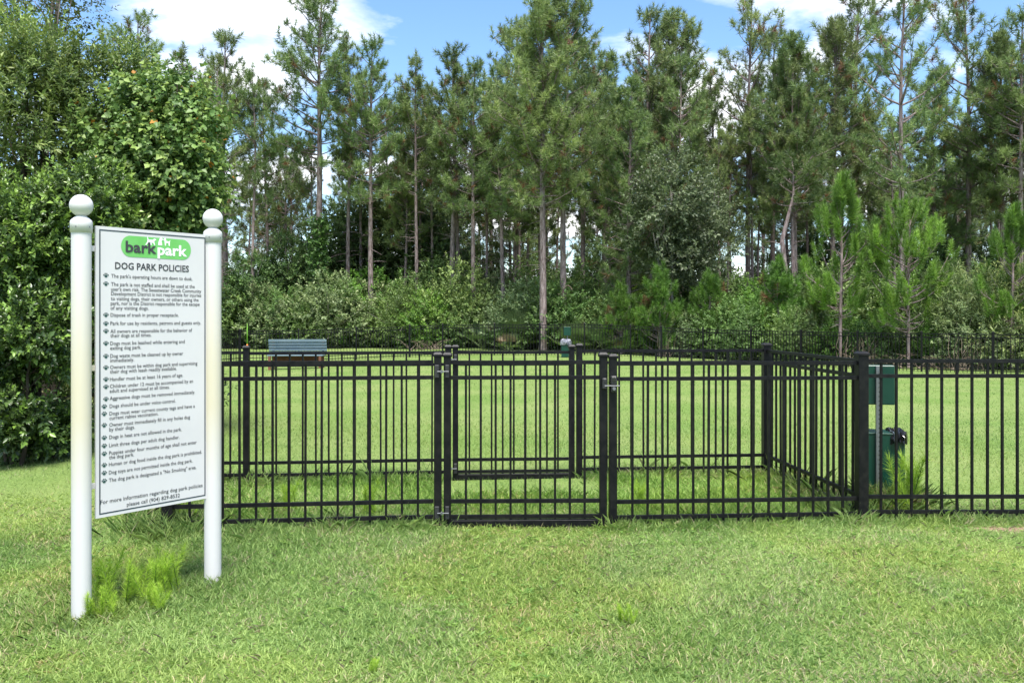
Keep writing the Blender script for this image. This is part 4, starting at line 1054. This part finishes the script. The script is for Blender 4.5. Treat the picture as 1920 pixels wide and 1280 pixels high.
# small broad leaved weeds and runners mixed into the turf
nw = 1500; wx, wy = region(rs, nw, 2.9, 6.6); kk = vnoise(wx * 1.1 + 8, wy * 1.1) > .45; wx, wy = wx[kk], wy[kk]; nw = len(wx)
wa = rs.rand(nw * 6) * 6.28; pz = np.repeat(np.stack([wx, wy, gz(wx, wy) + .022], 1), 6, 0)
wd = unit(np.stack([np.cos(wa), np.sin(wa), rs.uniform(.1, .7, nw * 6)], 1)); wu = unit(np.stack([rs.randn(nw * 6) * .3, rs.randn(nw * 6) * .3, np.ones(nw * 6)], 1))
p3 = leaves(rs, pz, wd, wu, rs.uniform(.018, .042, nw * 6), rs.uniform(.007, .014, nw * 6), np.repeat(mixcol(rs, nw, (.11, .22, .04), (.24, .37, .08)), 6, 0))
nd = 5500; wx, wy = region(rs, nd, 2.9, 6.8); p4 = blades(rs, wx, wy, .06, .003, 1.45, np.array([[.42, .38, .24]]) * rs.uniform(.6, 1.15, (nd, 1)))
grass_object("lawn_grass", "short mown lawn grass in front of and inside the fence", [p1, p2, p3, p4])
n = 230000; y = 9 * (46 / 9) ** rs.rand(n); x = rs.uniform(-1, 1, n) * (.68 * y + 3)
k = rs.rand(n) < smooth(9, 14, y); k &= ~((y > np.interp(x, [-12, 4, 8, 14, 30], [42, 38, 33.5, 27, 22]))); x, y = x[k], y[k]
grass_object("yard_grass", "mown grass of the open dog yard out to the far fence", [blades(rs, x, y, .045, .0006 * y, 1.4, grass_cols(rs, x, y, .05) * [[.66, .76, .58]], False)])
# longer grass where the mower does not reach
def along(rs, a, b, n, w_):
    t = rs.rand(n); a = np.array(a); b = np.array(b); p = a + (b - a) * t[:, None] + rs.randn(n, 2) * w_
    return p[:, 0], p[:, 1]
tall = []
for (a, b, n, w_, h) in [(P_FL, P_GH, 7500, .09, .105), (P_GL, P_FR, 7000, .08, .095), (P_FR, Q2, 7500, .08, .10), (P_GH, P_GL, 1200, .05, .04), (P_FR, P_BR, 3000, .12, .15), (P_BL, P_BH, 2600, .12, .13), (P_BG, P_BR, 2600, .12, .13), (P_BC, P_BL, 1200, .12, .13), (P_FL, P_BC, 2000, .12, .14), (P_BH, P_BG, 500, .06, .07), ((-2.6, 5.55), (-1.2, 5.75), 2600, .12, .095)]:
    x, y = along(rs, a, b, n, w_)
    k = rs.rand(n) < .25 + 1.1 * vnoise(x * 2.3 + 5, y * 2.3); k &= ~((np.abs(x) < .62) & (y > 7.3)); h = h * .78; x, y = x[k], y[k]
    c = grass_cols(rs, x, y, .12) * 1.3; tall.append(blades(rs, x, y, h * (.5 + .9 * vnoise(x * 4, y * 4 + 3)) * np.where(rs.rand(len(x)) < .03, 1.9, 1), .004, .9, c))
n = 26000; u_, v_ = rs.rand(n), rs.rand(n)
x = -2.4 + 4.85 * u_; y = 6.12 + 1.7 * v_
k = rs.rand(n) < .2 + vnoise(x * 1.7, y * 1.7); k &= ~((np.abs(x - .05) < .7) & (y > 7.1)); x, y = x[k], y[k]; tall.append(blades(rs, x, y, .085 * (.5 + vnoise(x * 3, y * 3)), .0048, .85, grass_cols(rs, x, y, .08) * [[1.2, 1.3, .95]]))
for (cx_, cy_, n, r, h) in [(SL[0], SL[1], 500, .09, .08), (SR[0], SR[1], 500, .09, .08), (-2.0, 4.6, 2000, .28, .07), (2.95, 6.75, 900, .16, .20), (-2.35, 5.85, 700, .12, .17)]:
    x = cx_ + rs.randn(n) * r; y = cy_ + rs.randn(n) * r; tall.append(blades(rs, x, y, h, .004, .85, grass_cols(rs, x, y, .08) * 1.2))
grass_object("unmown_grass", "longer unmown grass along the fence lines and sign posts", tall)
# yellow-green feathery weeds
def weed(seed, h, n):
    rs = np.random.RandomState(seed); pos = []; dr = []; q = QB()
    for s in range(n):
        b = rs.randn(2) * .045; tip = np.array([b[0] + rs.randn() * .05, b[1] + rs.randn() * .05, h * rs.uniform(.6, 1.05)]); a = np.array([b[0], b[1], -.01])
        q.tube(np.array([a, (a + tip) / 2, tip]), [.003, .0025, .0015], 4)
        for f in np.linspace(.2, 1, 9):
            pos.append(a + (tip - a) * f); dr.append(unit(tip - a + rs.randn(3) * .1 * h))
    pos, dr = np.array(pos), np.array(dr)
    V, C = needles(rs, pos, dr, mixcol(rs, len(pos), (.27, .44, .045), (.44, .62, .08)), 30, h * .16, h * .22, .0026, (.35, .95))
    return dict(H=h, parts=[("stem", q.mesh("stem"), M_LEAF_G), ("leaves", mesh_np("leaves", V, tri3(V), C), M_GRASS)])
WD = [weed(95, .28, 7), weed(96, .22, 8)]
for (px, py, k, h, lab) in [(205, 1142, 0, .26, "feathery yellow green weed just right of the sign's left post"), (192, 1165, 1, .16, "small feathery weed at the foot of the sign's left post"), (252, 1128, 1, .17, "low feathery weed midway between the sign posts"), (283, 1130, 0, .21, "feathery yellow green weed under the middle of the sign"), (315, 1120, 0, .24, "feathery yellow green weed nearer the sign's right post"), (298, 1148, 1, .14, "small feathery weed in front of the weeds between sign posts"),
                   (1178, 1168, 1, .10, "lone yellow green tuft on the open lawn"), (352, 985, 1, .17, "feathery weed by the fence corner behind the sign"), (700, 1262, 1, .06, "tiny yellow green weed in the near lawn")]:
    d = F * CAMH / (py - HY); X = at_x(px, d)
    plant(WD[k], "feathery_weed", lab, "weed", X, d, h, px * .7, "yellow green feathery weeds")
for (X, Y, h, lab) in [(3.02, 6.5, .44, "tall feathery weed growing before the green waste bin"), (-1.05, 6.4, .24, "feathery weed inside the pen left of the gate"), (1.0, 6.7, .2, "feathery weed inside the pen right of the gate"), (-1.7, 6.5, .22, "feathery weed inside the pen behind the sign's right post")]:
    plant(WD[0], "feathery_weed", lab, "weed", X, Y, h, X, "yellow green feathery weeds")
